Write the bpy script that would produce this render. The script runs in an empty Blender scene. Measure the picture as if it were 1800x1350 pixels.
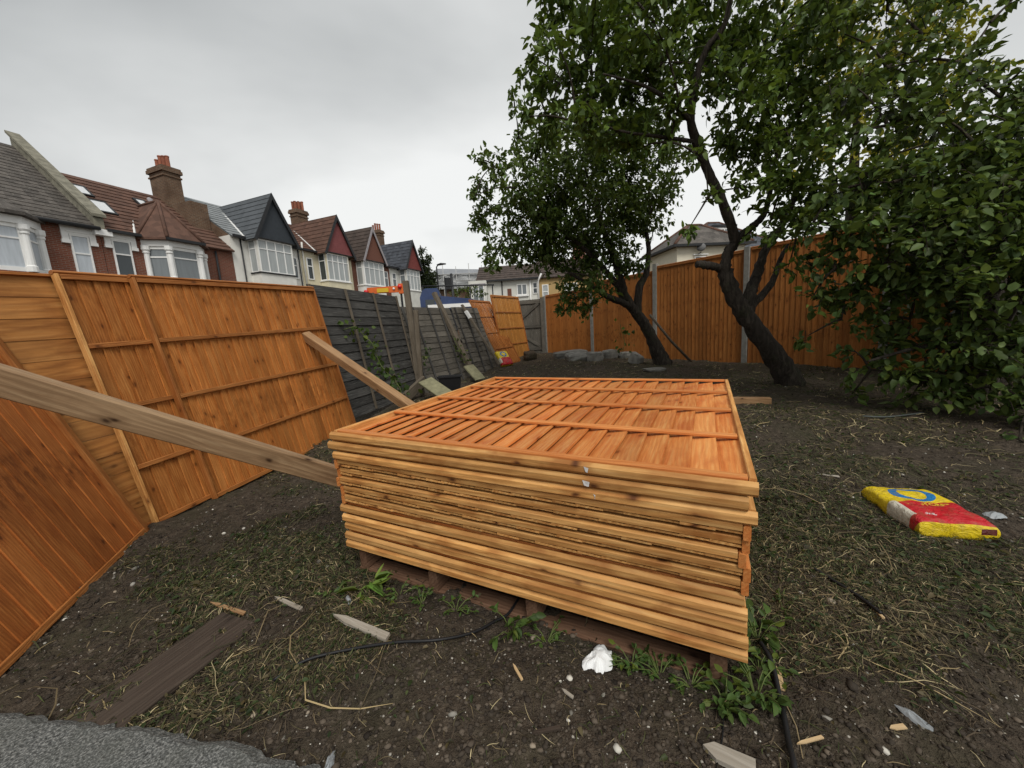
import bpy, math, random
import numpy as np
from mathutils import Matrix, Vector, noise as mnoise
random.seed(7); rng = np.random.default_rng(7)
R = math.radians
scene = bpy.context.scene
col = scene.collection

# ------------------------------------------------------------------ camera
CAM_H = 1.17; PITCH = R(8.5); ROLL = R(3.6); F_PX = 653.0        # focal length in pixels of an 1800 px wide frame
_f = Vector((0, math.cos(PITCH), -math.sin(PITCH))); _r0 = Vector((1, 0, 0)); _u0 = _r0.cross(_f)
C_R = _r0 * math.cos(ROLL) - _u0 * math.sin(ROLL); C_U = _r0 * math.sin(ROLL) + _u0 * math.cos(ROLL); C_F = _f
cd = bpy.data.cameras.new('camera'); cam = bpy.data.objects.new('camera', cd); col.objects.link(cam)
cd.sensor_width = 36; cd.lens = F_PX / 1800 * 36; cd.clip_start = 0.05; cd.clip_end = 2000
m = Matrix((C_R, C_U, -C_F)).transposed().to_4x4(); m.translation = (0, 0, CAM_H); cam.matrix_world = m
scene.camera = cam
# ------------------------------------------------------------------ world: overcast sky
SUN_EL, SUN_AZ = R(52), R(166)      # azimuth clockwise from +Y
world = bpy.data.worlds.new('World'); scene.world = world; world.use_nodes = True
wn, wl = world.node_tree.nodes, world.node_tree.links; wn.clear()
def wnode(t, **k):
    n = wn.new(t)
    for a, b in k.items(): setattr(n, a, b)
    return n
wo = wnode('ShaderNodeOutputWorld'); bg = wnode('ShaderNodeBackground')
sky = wnode('ShaderNodeTexSky'); sky.sky_type = 'NISHITA'; sky.sun_disc = False
sky.sun_elevation = SUN_EL; sky.sun_rotation = SUN_AZ; sky.air_density = 1.5; sky.dust_density = 4
tc = wnode('ShaderNodeTexCoord'); sp = wnode('ShaderNodeSeparateXYZ'); wl.new(tc.outputs['Generated'], sp.inputs[0])
mx = wnode('ShaderNodeMath', operation='MAXIMUM'); wl.new(sp.outputs[2], mx.inputs[0]); mx.inputs[1].default_value = 0.0
ad = wnode('ShaderNodeMath', operation='ADD'); wl.new(mx.outputs[0], ad.inputs[0]); ad.inputs[1].default_value = 0.32
dx = wnode('ShaderNodeMath', operation='DIVIDE'); wl.new(sp.outputs[0], dx.inputs[0]); wl.new(ad.outputs[0], dx.inputs[1])
dy = wnode('ShaderNodeMath', operation='DIVIDE'); wl.new(sp.outputs[1], dy.inputs[0]); wl.new(ad.outputs[0], dy.inputs[1])
cb = wnode('ShaderNodeCombineXYZ'); wl.new(dx.outputs[0], cb.inputs[0]); wl.new(dy.outputs[0], cb.inputs[1]); cb.inputs[2].default_value = 1.1
n1 = wnode('ShaderNodeTexNoise'); n1.inputs['Scale'].default_value = 0.55; n1.inputs['Detail'].default_value = 6; n1.inputs['Roughness'].default_value = 0.5
n1.inputs['Distortion'].default_value = 0.35; wl.new(cb.outputs[0], n1.inputs['Vector'])
rp = wnode('ShaderNodeValToRGB'); wl.new(n1.outputs['Fac'], rp.inputs[0])
e = rp.color_ramp.elements; e[0].position = 0.36; e[0].color = (0.285, 0.295, 0.295, 1); e[1].position = 0.62; e[1].color = (0.63, 0.635, 0.625, 1)
ks = wnode('ShaderNodeVectorMath', operation='SCALE'); wl.new(sky.outputs[0], ks.inputs[0]); ks.inputs['Scale'].default_value = 0.08
mix = wnode('ShaderNodeMixRGB'); mix.inputs[0].default_value = 0.93; wl.new(ks.outputs[0], mix.inputs[1]); wl.new(rp.outputs[0], mix.inputs[2])
wl.new(mix.outputs[0], bg.inputs[0]); bg.inputs[1].default_value = 1.0; wl.new(bg.outputs[0], wo.inputs[0])
# ------------------------------------------------------------------ sun (soft, behind cloud)
ld = bpy.data.lights.new('sun', 'SUN'); ld.energy = 1.5; ld.angle = R(26); ld.color = (1.0, 0.965, 0.91)
sun = bpy.data.objects.new('sun', ld); col.objects.link(sun)
sdir = Vector((math.sin(SUN_AZ) * math.cos(SUN_EL), math.cos(SUN_AZ) * math.cos(SUN_EL), math.sin(SUN_EL)))
sun.rotation_euler = sdir.to_track_quat('Z', 'Y').to_euler()
scene.view_settings.view_transform = 'Standard'; scene.view_settings.look = 'None'; scene.view_settings.gamma = 1.0
scene.view_settings.exposure = 0.58; scene.view_settings.use_curve_mapping = False
scene.cycles.max_bounces = 6; scene.cycles.diffuse_bounces = 3; scene.cycles.transparent_max_bounces = 8

# ------------------------------------------------------------------ helpers
def ray(px, py): return C_F + C_R * ((px - 900) / F_PX) - C_U * ((py - 675) / F_PX)
def at(px, py, Y):                      # world point at forward distance Y metres seen at that place
    r = ray(px, py); return Vector((0, 0, CAM_H)) + r * (Y / r.y)
def gz(px, py, z):
    r = ray(px, py); return Vector((0, 0, CAM_H)) + r * ((z - CAM_H) / r.z)

def mesh(name, verts, faces, mat=None, smooth=False):
    me = bpy.data.meshes.new(name); me.from_pydata([tuple(v) for v in verts], [], faces)
    if mat is not None: me.materials.append(mat)
    if smooth: me.polygons.foreach_set('use_smooth', [True] * len(me.polygons))
    me.update(); return me
def npmesh(name, V, Fq, mat, cols=None, smooth=False):
    """numpy verts (n,3), faces (m,4) or (m,3)"""
    k = Fq.shape[1]; me = bpy.data.meshes.new(name)
    me.vertices.add(len(V)); me.vertices.foreach_set('co', V.astype(np.float32).ravel())
    me.loops.add(Fq.size); me.loops.foreach_set('vertex_index', Fq.astype(np.int32).ravel())
    me.polygons.add(len(Fq)); me.polygons.foreach_set('loop_start', np.arange(0, Fq.size, k, dtype=np.int32))
    me.polygons.foreach_set('loop_total', np.full(len(Fq), k, dtype=np.int32))
    if smooth: me.polygons.foreach_set('use_smooth', np.ones(len(Fq), dtype=bool))
    me.materials.append(mat); me.update(calc_edges=True)
    if cols is not None:
        a = me.attributes.new('col', 'FLOAT_COLOR', 'POINT')
        c4 = np.ones((len(V), 4), np.float32); c4[:, :3] = cols; a.data.foreach_set('color', c4.ravel())
    return me
def ob(name, me, parent=None, M=None):
    o = bpy.data.objects.new(name, me); col.objects.link(o)
    if parent is not None: o.parent = parent
    if M is not None: o.matrix_local = M
    return o
def empty(name, M=None):
    o = bpy.data.objects.new(name, None); col.objects.link(o); o.empty_display_size = 0.1
    if M is not None: o.matrix_world = M
    return o
def tag(o, label, cat, group=None):
    o['label'] = label; o['category'] = cat
    if group: o['group'] = group
    return o
def kind(o, k): o['kind'] = k; return o
def frame(o, ex, ez):                   # local x along ex, z along ez, y = z cross x
    ex = Vector(ex).normalized(); ez = Vector(ez); ez = (ez - ex * ez.dot(ex)).normalized(); ey = ez.cross(ex)
    m = Matrix((ex, ey, ez)).transposed().to_4x4(); m.translation = Vector(o); return m
def T(x, y, z): return Matrix.Translation((x, y, z))
def RX(a): return Matrix.Rotation(a, 4, 'X')
def RY(a): return Matrix.Rotation(a, 4, 'Y')
def RZ(a): return Matrix.Rotation(a, 4, 'Z')
def box_vf(x0, x1, y0, y1, z0, z1, base=0):
    v = [(x0, y0, z0), (x1, y0, z0), (x1, y1, z0), (x0, y1, z0), (x0, y0, z1), (x1, y0, z1), (x1, y1, z1), (x0, y1, z1)]
    f = [(0, 3, 2, 1), (4, 5, 6, 7), (0, 1, 5, 4), (1, 2, 6, 5), (2, 3, 7, 6), (3, 0, 4, 7)]
    return v, [tuple(i + base for i in q) for q in f]
def boxes(name, lst, mat):
    V, Fc = [], []
    for b in lst:
        v, f = box_vf(*b, base=len(V)); V += v; Fc += f
    return mesh(name, V, Fc, mat)
_barc = {}
def bar(L, w, t, c, mat, key='bar', warp=0.0, seed=0):
    """a timber along local X from 0 to L, w across Y, t across Z, edges chamfered by c"""
    k = (round(L, 4), round(w, 4), round(t, 4), round(c, 4), mat.name, warp, seed)
    if k in _barc: return _barc[k]
    a, b = w / 2, t / 2; c = min(c, a * .9, b * .9)
    sec = [(-a + c, -b), (a - c, -b), (a, -b + c), (a, b - c), (a - c, b), (-a + c, b), (-a, b - c), (-a, -b + c)]
    n = 2 if warp == 0 else 6; V, Fc = [], []; rr = random.Random(seed)
    p1, p2 = rr.uniform(0, 6), rr.uniform(0, 6)
    for i in range(n):
        x = L * i / (n - 1); oy = warp * math.sin(p1 + 2.6 * i / (n - 1)); oz = warp * math.sin(p2 + 3.1 * i / (n - 1))
        V += [(x, y + oy, z + oz) for y, z in sec]
    for i in range(n - 1):
        for j in range(8):
            a0, a1 = i * 8 + j, i * 8 + (j + 1) % 8; Fc.append((a0, a0 + 8, a1 + 8, a1))
    Fc.append(tuple(range(8))); Fc.append(tuple(range(n * 8 - 1, n * 8 - 9, -1)))
    Fc = [tuple(reversed(f)) for f in Fc]
    me = mesh(key, V, Fc, mat); _barc[k] = me; return me
_wedc = {}
def wedge(L, w, t0, t1, mat, seed=0, wave=0.0):
    """feather-edge board along X: thickness t0 at y=-w/2 and t1 at y=+w/2; slightly wavy thin edge"""
    k = (round(L, 4), round(w, 4), t0, t1, mat.name, seed, wave)
    if k in _wedc: return _wedc[k]
    n = 5 if wave else 2; rr = random.Random(seed); V, Fc = [], []
    for i in range(n):
        x = L * i / (n - 1); d = rr.uniform(-wave, wave); b = rr.uniform(-wave, wave) * .6
        V += [(x, -w / 2 + d, -t0 / 2 + b), (x, w / 2 + d, -t1 / 2 + b), (x, w / 2 + d, t1 / 2 + b), (x, -w / 2 + d, t0 / 2 + b)]
    for i in range(n - 1):
        for j in range(4):
            a0, a1 = i * 4 + j, i * 4 + (j + 1) % 4; Fc.append((a0, a1, a1 + 4, a0 + 4))
    Fc.append((3, 2, 1, 0)); e = (n - 1) * 4; Fc.append((e, e + 1, e + 2, e + 3))
    Fc = [tuple(reversed(f)) for f in Fc]
    me = mesh('board', V, Fc, mat); _wedc[k] = me; return me
def tube_vf(pts, rad, sides=8, cap=True, base=0, jit=0.0, rr=random):
    pts = [Vector(p) for p in pts]; V, Fc = [], []; n = len(pts)
    up = Vector((0.13, 0.31, 1)).normalized(); prev = None
    for i, p in enumerate(pts):
        t = (pts[min(i + 1, n - 1)] - pts[max(i - 1, 0)]).normalized()
        if prev is None: s = t.cross(up); s = s if s.length > .05 else t.cross(Vector((1, 0, 0)))
        else: s = prev - t * prev.dot(t)
        s.normalize(); prev = s; b = t.cross(s)
        for j in range(sides):
            a = 2 * math.pi * j / sides; r = rad[i] * (1 + (rr.uniform(-jit, jit) if jit else 0))
            V.append(p + s * (math.cos(a) * r) + b * (math.sin(a) * r))
    for i in range(n - 1):
        for j in range(sides):
            a0, a1 = i * sides + j, i * sides + (j + 1) % sides
            Fc.append((base + a0, base + a1, base + a1 + sides, base + a0 + sides))
    if cap: Fc.append(tuple(base + j for j in reversed(range(sides)))); Fc.append(tuple(base + (n - 1) * sides + j for j in range(sides)))
    return V, Fc
def tube(name, pts, rad, mat, sides=8, smooth=True, jit=0.0):
    if not isinstance(rad, (list, tuple)): rad = [rad] * len(pts)
    v, f = tube_vf(pts, rad, sides, jit=jit); return mesh(name, v, f, mat, smooth)
def smoothpath(pts, k=6):               # Catmull-Rom
    pts = [Vector(p) for p in pts]; out = []
    for i in range(len(pts) - 1):
        p0, p1, p2, p3 = pts[max(i - 1, 0)], pts[i], pts[i + 1], pts[min(i + 2, len(pts) - 1)]
        for j in range(k):
            t = j / k
            out.append(0.5 * ((2 * p1) + (p2 - p0) * t + (2 * p0 - 5 * p1 + 4 * p2 - p3) * t * t + (3 * p1 - p0 - 3 * p2 + p3) * t ** 3))
    out.append(pts[-1]); return out
def lerpl(rad, n):
    xs = np.linspace(0, len(rad) - 1, n); return list(np.interp(xs, range(len(rad)), rad))

# ------------------------------------------------------------------ materials
class Mat:
    def __init__(s, name):
        s.m = bpy.data.materials.new(name); s.m.use_nodes = True; s.n = s.m.node_tree.nodes; s.l = s.m.node_tree.links
        s.b = s.n['Principled BSDF']; s.out = s.n['Material Output']
    def node(s, t, ins=None, **k):
        n = s.n.new(t)
        for a, b in k.items(): setattr(n, a, b)
        for a, b in (ins or {}).items():
            if hasattr(b, 'is_output'): s.l.new(b, n.inputs[a])
            else: n.inputs[a].default_value = b
        return n
    def noise(s, vec, scale, detail=4, rough=.5, dist=0.0):
        return s.node('ShaderNodeTexNoise', {'Vector': vec, 'Scale': scale, 'Detail': detail, 'Roughness': rough, 'Distortion': dist})
    def ramp(s, fac, stops):
        n = s.node('ShaderNodeValToRGB', {0: fac}); el = n.color_ramp.elements
        while len(el) < len(stops): el.new(.5)
        for e_, (p, c) in zip(el, stops): e_.position = p; e_.color = (*c, 1) if len(c) == 3 else c
        return n.outputs[0]
    def mixc(s, fac, a, b, mode='MIX'):
        return s.node('ShaderNodeMixRGB', {0: fac, 1: a, 2: b}, blend_type=mode).outputs[0]
    def math(s, op, a, b=0.0): return s.node('ShaderNodeMath', {0: a, 1: b}, operation=op).outputs[0]
    def mapping(s, vec, scale=(1, 1, 1), loc=(0, 0, 0), rot=(0, 0, 0)):
        return s.node('ShaderNodeMapping', {'Vector': vec, 'Scale': scale, 'Location': loc, 'Rotation': rot}).outputs[0]
    def bump(s, h, strength, dist=.01):
        n = s.node('ShaderNodeBump', {'Height': h, 'Strength': strength, 'Distance': dist}); s.l.new(n.outputs[0], s.b.inputs['Normal'])
    def base(s, c, rough=.7, spec=.3):
        if hasattr(c, 'is_output'): s.l.new(c, s.b.inputs['Base Color'])
        else: s.b.inputs['Base Color'].default_value = (*c, 1)
        if hasattr(rough, 'is_output'): s.l.new(rough, s.b.inputs['Roughness'])
        else: s.b.inputs['Roughness'].default_value = rough
        s.b.inputs['Specular IOR Level'].default_value = spec; return s
    def objco(s, rnd=30.0):
        t = s.node('ShaderNodeTexCoord'); oi = s.node('ShaderNodeObjectInfo')
        off = s.math('MULTIPLY', oi.outputs['Random'], rnd); s.rand = oi.outputs['Random']
        cx = s.node('ShaderNodeCombineXYZ', {0: off, 1: off, 2: off}).outputs[0]
        return s.node('ShaderNodeVectorMath', {0: t.outputs['Object'], 1: cx}, operation='ADD').outputs[0]
def hsv(ma, c, v): return ma.node('ShaderNodeHueSaturation', {'Color': c, 'Value': v}).outputs[0]
def wood(name, base, dark, light, tone=.35, knots=.8, rough=.62, bump=.25, stain=.35, gs=1.0, spec=.22, knotcol=None, kpick=.72, gr=1.0, rows=0.0):
    ma = Mat(name); v = ma.objco()
    wp = ma.node('ShaderNodeVectorMath', {0: ma.noise(ma.mapping(v, (1.6, 5, 5)), 1.6, 2).outputs['Color'], 'Scale': .05}, operation='SCALE').outputs[0]
    vw = ma.node('ShaderNodeVectorMath', {0: v, 1: wp}, operation='ADD').outputs[0]
    wv = ma.node('ShaderNodeTexWave', {'Vector': ma.mapping(vw, (1.2, 34 * gs, 34 * gs)), 'Scale': 1.0, 'Distortion': 2.2, 'Detail': 2.0, 'Detail Scale': 1.2}, wave_type='BANDS', bands_direction='DIAGONAL').outputs['Fac']
    g = ma.noise(ma.mapping(v, (2.2 * gs, 34 * gs, 34 * gs)), 2.2, 5, .6, .4).outputs['Fac']
    g2 = ma.noise(ma.mapping(v, (5 * gs, 150 * gs, 150 * gs)), 2.0, 3, .6).outputs['Fac']
    bl = ma.noise(ma.mapping(v, (1, 1.8, 1.8)), 4.2, 4, .6, .6).outputs['Fac']; bl2 = ma.noise(v, 1.3, 2, .5).outputs['Fac']
    c = ma.ramp(g, [(.30, tuple(d * .55 + b_ * .45 for d, b_ in zip(dark, base))), (.5, base), (.72, light)])
    c = ma.mixc(ma.math('MULTIPLY', ma.ramp(wv, [(.55, (0, 0, 0)), (.95, (1, 1, 1))]), .32 * gr), c, (*dark, 1))
    c = ma.mixc(ma.math('MULTIPLY', ma.ramp(g2, [(.45, (0, 0, 0)), (.65, (1, 1, 1))]), .2 * gr), c, (*dark, 1))
    c = ma.mixc(ma.ramp(bl, [(.46, (0, 0, 0)), (.7, (stain,) * 3)]), c, (*dark, 1))
    c = ma.mixc(ma.ramp(bl2, [(.5, (0, 0, 0)), (.75, (.4,) * 3)]), c, (*light, 1))
    wob = ma.noise(v, 14, 2).outputs['Color']
    sx_ = ma.node('ShaderNodeSeparateXYZ', {0: v}).outputs; flat = ma.node('ShaderNodeCombineXYZ', {0: ma.math('MULTIPLY', sx_[0], 5.0), 1: ma.math('MULTIPLY', ma.math('ADD', sx_[1], sx_[2]), 9.0)}).outputs[0]
    vv = ma.node('ShaderNodeVectorMath', {0: flat, 1: ma.node('ShaderNodeVectorMath', {0: wob, 'Scale': .22}, operation='SCALE').outputs[0]}, operation='ADD').outputs[0]
    vo = ma.node('ShaderNodeTexVoronoi', voronoi_dimensions='2D'); ma.l.new(vv, vo.inputs['Vector']); vo.inputs['Scale'].default_value = 1.0; d = vo.outputs['Distance']
    cell = ma.node('ShaderNodeSeparateColor', {0: vo.outputs['Color']}).outputs[0]
    pick = ma.math('GREATER_THAN', cell, kpick)
    kc = knotcol or tuple(x * .30 for x in dark)
    if rows:                               # boards sawn from one log: smudges and small knots line up from board to board
        oc = ma.node('ShaderNodeTexCoord').outputs['Object']; so = ma.node('ShaderNodeSeparateXYZ', {0: oc}).outputs
        bx = ma.math('ADD', ma.math('MULTIPLY', so[0], 3.1), ma.math('MULTIPLY', ma.rand, .35))
        bandn = ma.noise(ma.node('ShaderNodeCombineXYZ', {0: bx, 1: 1.7}).outputs[0], 1.0, 1).outputs['Fac']
        sm = ma.noise(ma.node('ShaderNodeCombineXYZ', {0: ma.math('MULTIPLY', so[0], 11.0), 1: ma.math('ADD', ma.math('MULTIPLY', so[1], 22.0), ma.math('MULTIPLY', ma.rand, 60.0))}).outputs[0], 1.0, 4, .6).outputs['Fac']
        rf = ma.math('MULTIPLY', ma.ramp(bandn, [(.53, (0, 0, 0)), (.62, (1, 1, 1))]), ma.ramp(sm, [(.46, (0, 0, 0)), (.62, (1, 1, 1))]))
        c = ma.mixc(ma.math('MULTIPLY', rf, rows), c, tuple(x * .55 for x in dark) + (1,))
    c = ma.mixc(ma.math('MULTIPLY', ma.math('MULTIPLY', ma.ramp(d, [(.10, (1, 1, 1)), (.34, (0, 0, 0))]), pick), knots * .55), c, (*dark, 1))
    c = ma.mixc(ma.math('MULTIPLY', ma.math('MULTIPLY', ma.ramp(d, [(.035, (1, 1, 1)), (.12, (0, 0, 0))]), pick), knots), c, (*kc, 1))
    tn = ma.math('ADD', ma.math('MULTIPLY', ma.rand, tone), 1 - tone / 2)
    c = hsv(ma, c, tn)
    ma.base(c, rough, spec); ma.bump(ma.math('ADD', ma.math('ADD', g2, g), wv), bump, .003); return ma.m
def plain(name, c, rough=.7, var=.2, scale=6.0, bump=0.0, spec=.3, metal=0.0, tone=0.0, bscale=40):
    ma = Mat(name); v = ma.objco(); n = ma.noise(v, scale, 5, .6).outputs['Fac']
    cc = ma.mixc(ma.ramp(n, [(.3, (0, 0, 0)), (.7, (1, 1, 1))]), tuple(x * (1 - var) for x in c) + (1,), tuple(min(x * (1 + var), 1) for x in c) + (1,))
    if tone: cc = hsv(ma, cc, ma.math('ADD', ma.math('MULTIPLY', ma.rand, tone), 1 - tone / 2))
    ma.base(cc, rough, spec); ma.b.inputs['Metallic'].default_value = metal
    if bump: ma.bump(ma.noise(v, bscale, 4, .6).outputs['Fac'], bump, .01)
    return ma.m

W_PANEL = wood('stained_board', (.49, .182, .042), (.26, .076, .015), (.60, .265, .075), tone=.44, stain=.42, knots=.75, kpick=.82, rows=.42)
W_PANEL_RAIL = wood('stained_rail', (.36, .135, .034), (.20, .06, .013), (.46, .20, .06), tone=.25, gs=1.3)
W_STACK = wood('fresh_stained_board', (.58, .21, .052), (.40, .08, .014), (.66, .33, .11), tone=.40, stain=.6, knots=.6, gr=.45, kpick=.75)
W_STACK_RAIL = wood('fresh_stained_rail', (.56, .21, .058), (.42, .11, .022), (.64, .30, .10), tone=.2)
W_EDGE = wood('tan_edge_timber', (.58, .30, .095), (.27, .095, .022), (.68, .41, .16), tone=.42, stain=.75, gs=.8, kpick=.6, knots=.95, knotcol=(.09, .03, .01))
W_DBOARD = wood('red_brown_board', (.42, .138, .031), (.21, .054, .012), (.52, .20, .052), tone=.32, stain=.45, knots=.75, kpick=.82, rows=.6)
W_CBOARD = wood('wide_grain_board', (.39, .165, .042), (.15, .05, .012), (.49, .24, .075), tone=.2, stain=.5, gs=.32, knots=.6)
W_FAR = wood('amber_board', (.52, .24, .055), (.36, .13, .024), (.60, .31, .09), tone=.2)
W_BACK = wood('fence_board', (.40, .148, .034), (.21, .066, .014), (.46, .20, .056), tone=.34, knots=.8, kpick=.8, rows=.45)
W_RAW = wood('raw_timber', (.31, .195, .105), (.16, .092, .046), (.41, .28, .16), tone=.1, stain=.45, knots=1.0, gs=.7, knotcol=(.05, .025, .012), kpick=.72)
W_RAW2 = wood('brown_timber', (.33, .195, .095), (.17, .09, .04), (.43, .28, .15), tone=.1, stain=.5, gs=.7, knots=1.0, knotcol=(.05, .022, .01), kpick=.72)
W_GREY = wood('weathered_board', (.062, .06, .056), (.022, .021, .02), (.13, .126, .117), tone=.5, knots=.35, stain=.5, gs=.9, rough=.85, bump=.5)
W_GREY2 = wood('weathered_board_light', (.115, .103, .085), (.05, .045, .037), (.17, .155, .13), tone=.45, knots=.35, stain=.4, rough=.85, bump=.5)
W_POST = wood('weathered_post', (.14, .115, .085), (.07, .055, .038), (.20, .17, .13), tone=.2, knots=.4, rough=.85)
W_PALLET = wood('pallet_timber', (.16, .09, .055), (.08, .04, .024), (.23, .14, .09), tone=.3, rough=.85)
W_OLD = wood('old_plank', (.062, .045, .034), (.026, .019, .014), (.10, .078, .06), tone=.1, rough=.9, knots=.5, bump=.5)
W_CHIP = wood('grey_offcut', (.33, .30, .25), (.20, .17, .13), (.46, .42, .36), tone=.3, rough=.85)
CONC_POST = plain('concrete_post', (.26, .255, .23), .9, .2, 12, .3)
STONE = plain('stone', (.20, .195, .175), .9, .35, 9, .6, tone=.4, bscale=25)
# ------------------------------------------------------------------ terrain
_ctl = np.array([(-1.56, .9, 0), (0, .8, 0), (1.2, .8, 0), (0, -1, 0), (2, 1.7, .02), (-2.4, 2, -.06), (-2.45, 2.9, -.05), (-2.03, 4.65, .02), (-1.35, 1.9, -.03),
    (.9, 1.1, 0), (0, 2.4, 0), (.6, 3, .03), (-1.7, 6.87, .06), (-1.1, 6.4, .08), (-.8, 8, .13), (-.2, 10, .22), (.6, 11.5, .33), (1.2, 11.9, .33),
    (2.3, 10.3, .33), (3.4, 8.8, .23), (4.57, 7.2, .23), (3.08, 7.5, .24), (3.83, 5.02, .19), (2.6, 4, .13), (4.1, 4.4, .15), (3.4, 2.3, .04),
    (1.4, 9, .3), (2.5, 8, .27), (.5, 6, .13), (1.5, 5.5, .15), (6, 5, .2), (7, 3, .15), (-3.2, 3, 0), (-3.2, 6, .15), (-8, 12, 1.2), (-12, 18, 1.4), (-14, 25, 1.5),
    (-20, 12, 1.4), (-5, 14, 1.0), (-2, 20, .8), (3, 25, .7), (12, 12, .5), (15, 25, .8), (0, 60, 1), (60, 60, 1), (-60, 40, 1.4), (-60, -40, 0), (60, -40, 0), (0, -8, 0)])
def hsmooth(x, y):
    x = np.asarray(x, float); y = np.asarray(y, float)
    d2 = (x[..., None] - _ctl[:, 0]) ** 2 + (y[..., None] - _ctl[:, 1]) ** 2 + .05
    w = d2 ** -1.6; return (w * _ctl[:, 2]).sum(-1) / w.sum(-1)
def vnoise(x, y, s, seed=0):            # cheap value noise
    x = np.asarray(x, float) * s + 17.3 * seed + 500; y = np.asarray(y, float) * s - 9.1 * seed + 500
    xi = np.floor(x).astype(np.int64); yi = np.floor(y).astype(np.int64); fx = x - xi; fy = y - yi
    fx = fx * fx * (3 - 2 * fx); fy = fy * fy * (3 - 2 * fy)
    def h(a, b):
        n = (a * 374761393 + b * 668265263 + seed * 1442695) & 0xffffffff; n = ((n ^ (n >> 13)) * 1274126177) & 0xffffffff
        return ((n ^ (n >> 16)) & 0xffff) / 65535.0
    return (h(xi, yi) * (1 - fx) + h(xi + 1, yi) * fx) * (1 - fy) + (h(xi, yi + 1) * (1 - fx) + h(xi + 1, yi + 1) * fx) * fy
def hground(x, y):
    z = hsmooth(x, y); r = np.hypot(x, y); f = np.clip((16 - r) / 8, 0, 1)
    z = z + f * ((vnoise(x, y, 1.7, 1) - .5) * .05 + (vnoise(x, y, 5, 2) - .5) * .03 + (vnoise(x, y, 14, 3) - .5) * .022 + (vnoise(x, y, 31, 4) - .5) * .016)
    u = (x + .941) * .88425 - (y - 1.845) * .46697; v = (x + .941) * .46703 + (y - 1.845) * .88395     # trodden hollow the pallet stands in
    dd = np.hypot(np.maximum(np.maximum(-u, u - 1.83), 0), np.maximum(np.maximum(-v, v - 1.7), 0))
    z = z - .055 * np.clip(1 - dd / .28, 0, 1) ** 1.5
    return z
def gh(x, y): return float(hground(np.array([x]), np.array([y]))[0])
def axis(segs):
    out = []
    for a, b, s in segs: out += list(np.arange(a, b, s))
    return np.array(out + [segs[-1][1]])
gx = axis([(-400, -60, 40), (-60, -16, 4), (-16, -5, .5), (-5, -3, .1), (-3, 3, .024), (3, 5.5, .05), (5.5, 10, .2), (10, 60, 4), (60, 400, 40)])
gy = axis([(-60, -4, 8), (-4, .3, .3), (.3, 2.6, .022), (2.6, 5, .035), (5, 13, .08), (13, 40, 1.5), (40, 400, 30)])
X, Y = np.meshgrid(gx, gy); Z = hground(X, Y)
nx, ny = len(gx), len(gy); V = np.stack([X.ravel(), Y.ravel(), Z.ravel()], 1)
ii = (np.arange(ny - 1)[:, None] * nx + np.arange(nx - 1)[None]).ravel(); FQ = np.stack([ii, ii + 1, ii + nx + 1, ii + nx], 1)
ma = Mat('soil'); t = ma.node('ShaderNodeTexCoord').outputs['Object']
na = ma.noise(t, 2.2, 5, .6).outputs['Fac']; nb = ma.noise(t, 26, 5, .65).outputs['Fac']; nc = ma.noise(t, 120, 3, .6).outputs['Fac']
c = ma.ramp(nb, [(.3, (.034, .026, .018)), (.55, (.078, .060, .043)), (.75, (.14, .112, .083))])
c = ma.mixc(ma.ramp(na, [(.45, (0, 0, 0)), (.66, (.55, .55, .55))]), c, (.055, .053, .028, 1))
c = ma.mixc(ma.ramp(nc, [(.62, (0, 0, 0)), (.74, (.6, .6, .6))]), c, (.14, .12, .09, 1))
ma.base(c, .92, .2); ma.bump(ma.math('ADD', nb, ma.math('MULTIPLY', nc, .6)), 1.0, .03); SOIL = ma.m
ground = kind(ob('ground', npmesh('ground', V, FQ, SOIL, smooth=True)), 'structure')

# grey rough concrete in the corner by the photographer's feet
ma = Mat('rough_concrete'); t = ma.node('ShaderNodeTexCoord').outputs['Object']
na = ma.noise(t, 130, 3, .75).outputs['Fac']; nb = ma.noise(t, 7, 4, .6).outputs['Fac']
c = ma.ramp(na, [(.34, (.035, .037, .035)), (.5, (.12, .125, .12)), (.66, (.36, .36, .34))]); c = ma.mixc(ma.ramp(nb, [(.4, (0, 0, 0)), (.7, (.5, .5, .5))]), c, (.11, .115, .10, 1))
ma.base(c, .9, .3); ma.bump(na, .9, .012); RCONC = ma.m
def slabpath():
    edge = smoothpath([(-2.3, 1.19, 0), gz(0, 1262, .02), gz(110, 1277, .02), gz(220, 1290, .02), gz(330, 1310, .02), gz(420, 1330, .02), gz(490, 1352, .02), gz(560, 1385, .02), (-.45, .4, 0)], 8)
    V, Fc = [], []; inner = [Vector((-2.6, -.5, 0))]
    for p in edge:
        j = (vnoise(p.x, p.y, 26, 8) - .5) * .022; V += [(p.x + j, p.y + j, .024 + .004 * j), (p.x + j + .02, p.y + j + .025, .004), (p.x + j + .012, p.y + j + .02, -.08)]
    n = len(edge)
    for i in range(n - 1): Fc += [(i * 3, i * 3 + 1, i * 3 + 4, i * 3 + 3), (i * 3 + 1, i * 3 + 2, i * 3 + 5, i * 3 + 4)]
    V += [(-.45, -.6, .024), (-2.6, -.6, .024), (-2.6, 1.2, .024)]; Fc.append(tuple([i * 3 for i in range(n)] + [n * 3, n * 3 + 1, n * 3 + 2]))
    Fc = [tuple(reversed(f)) for f in Fc]
    return mesh('concrete_path', V, Fc, RCONC)
kind(ob('concrete_path', slabpath()), 'structure')

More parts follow.
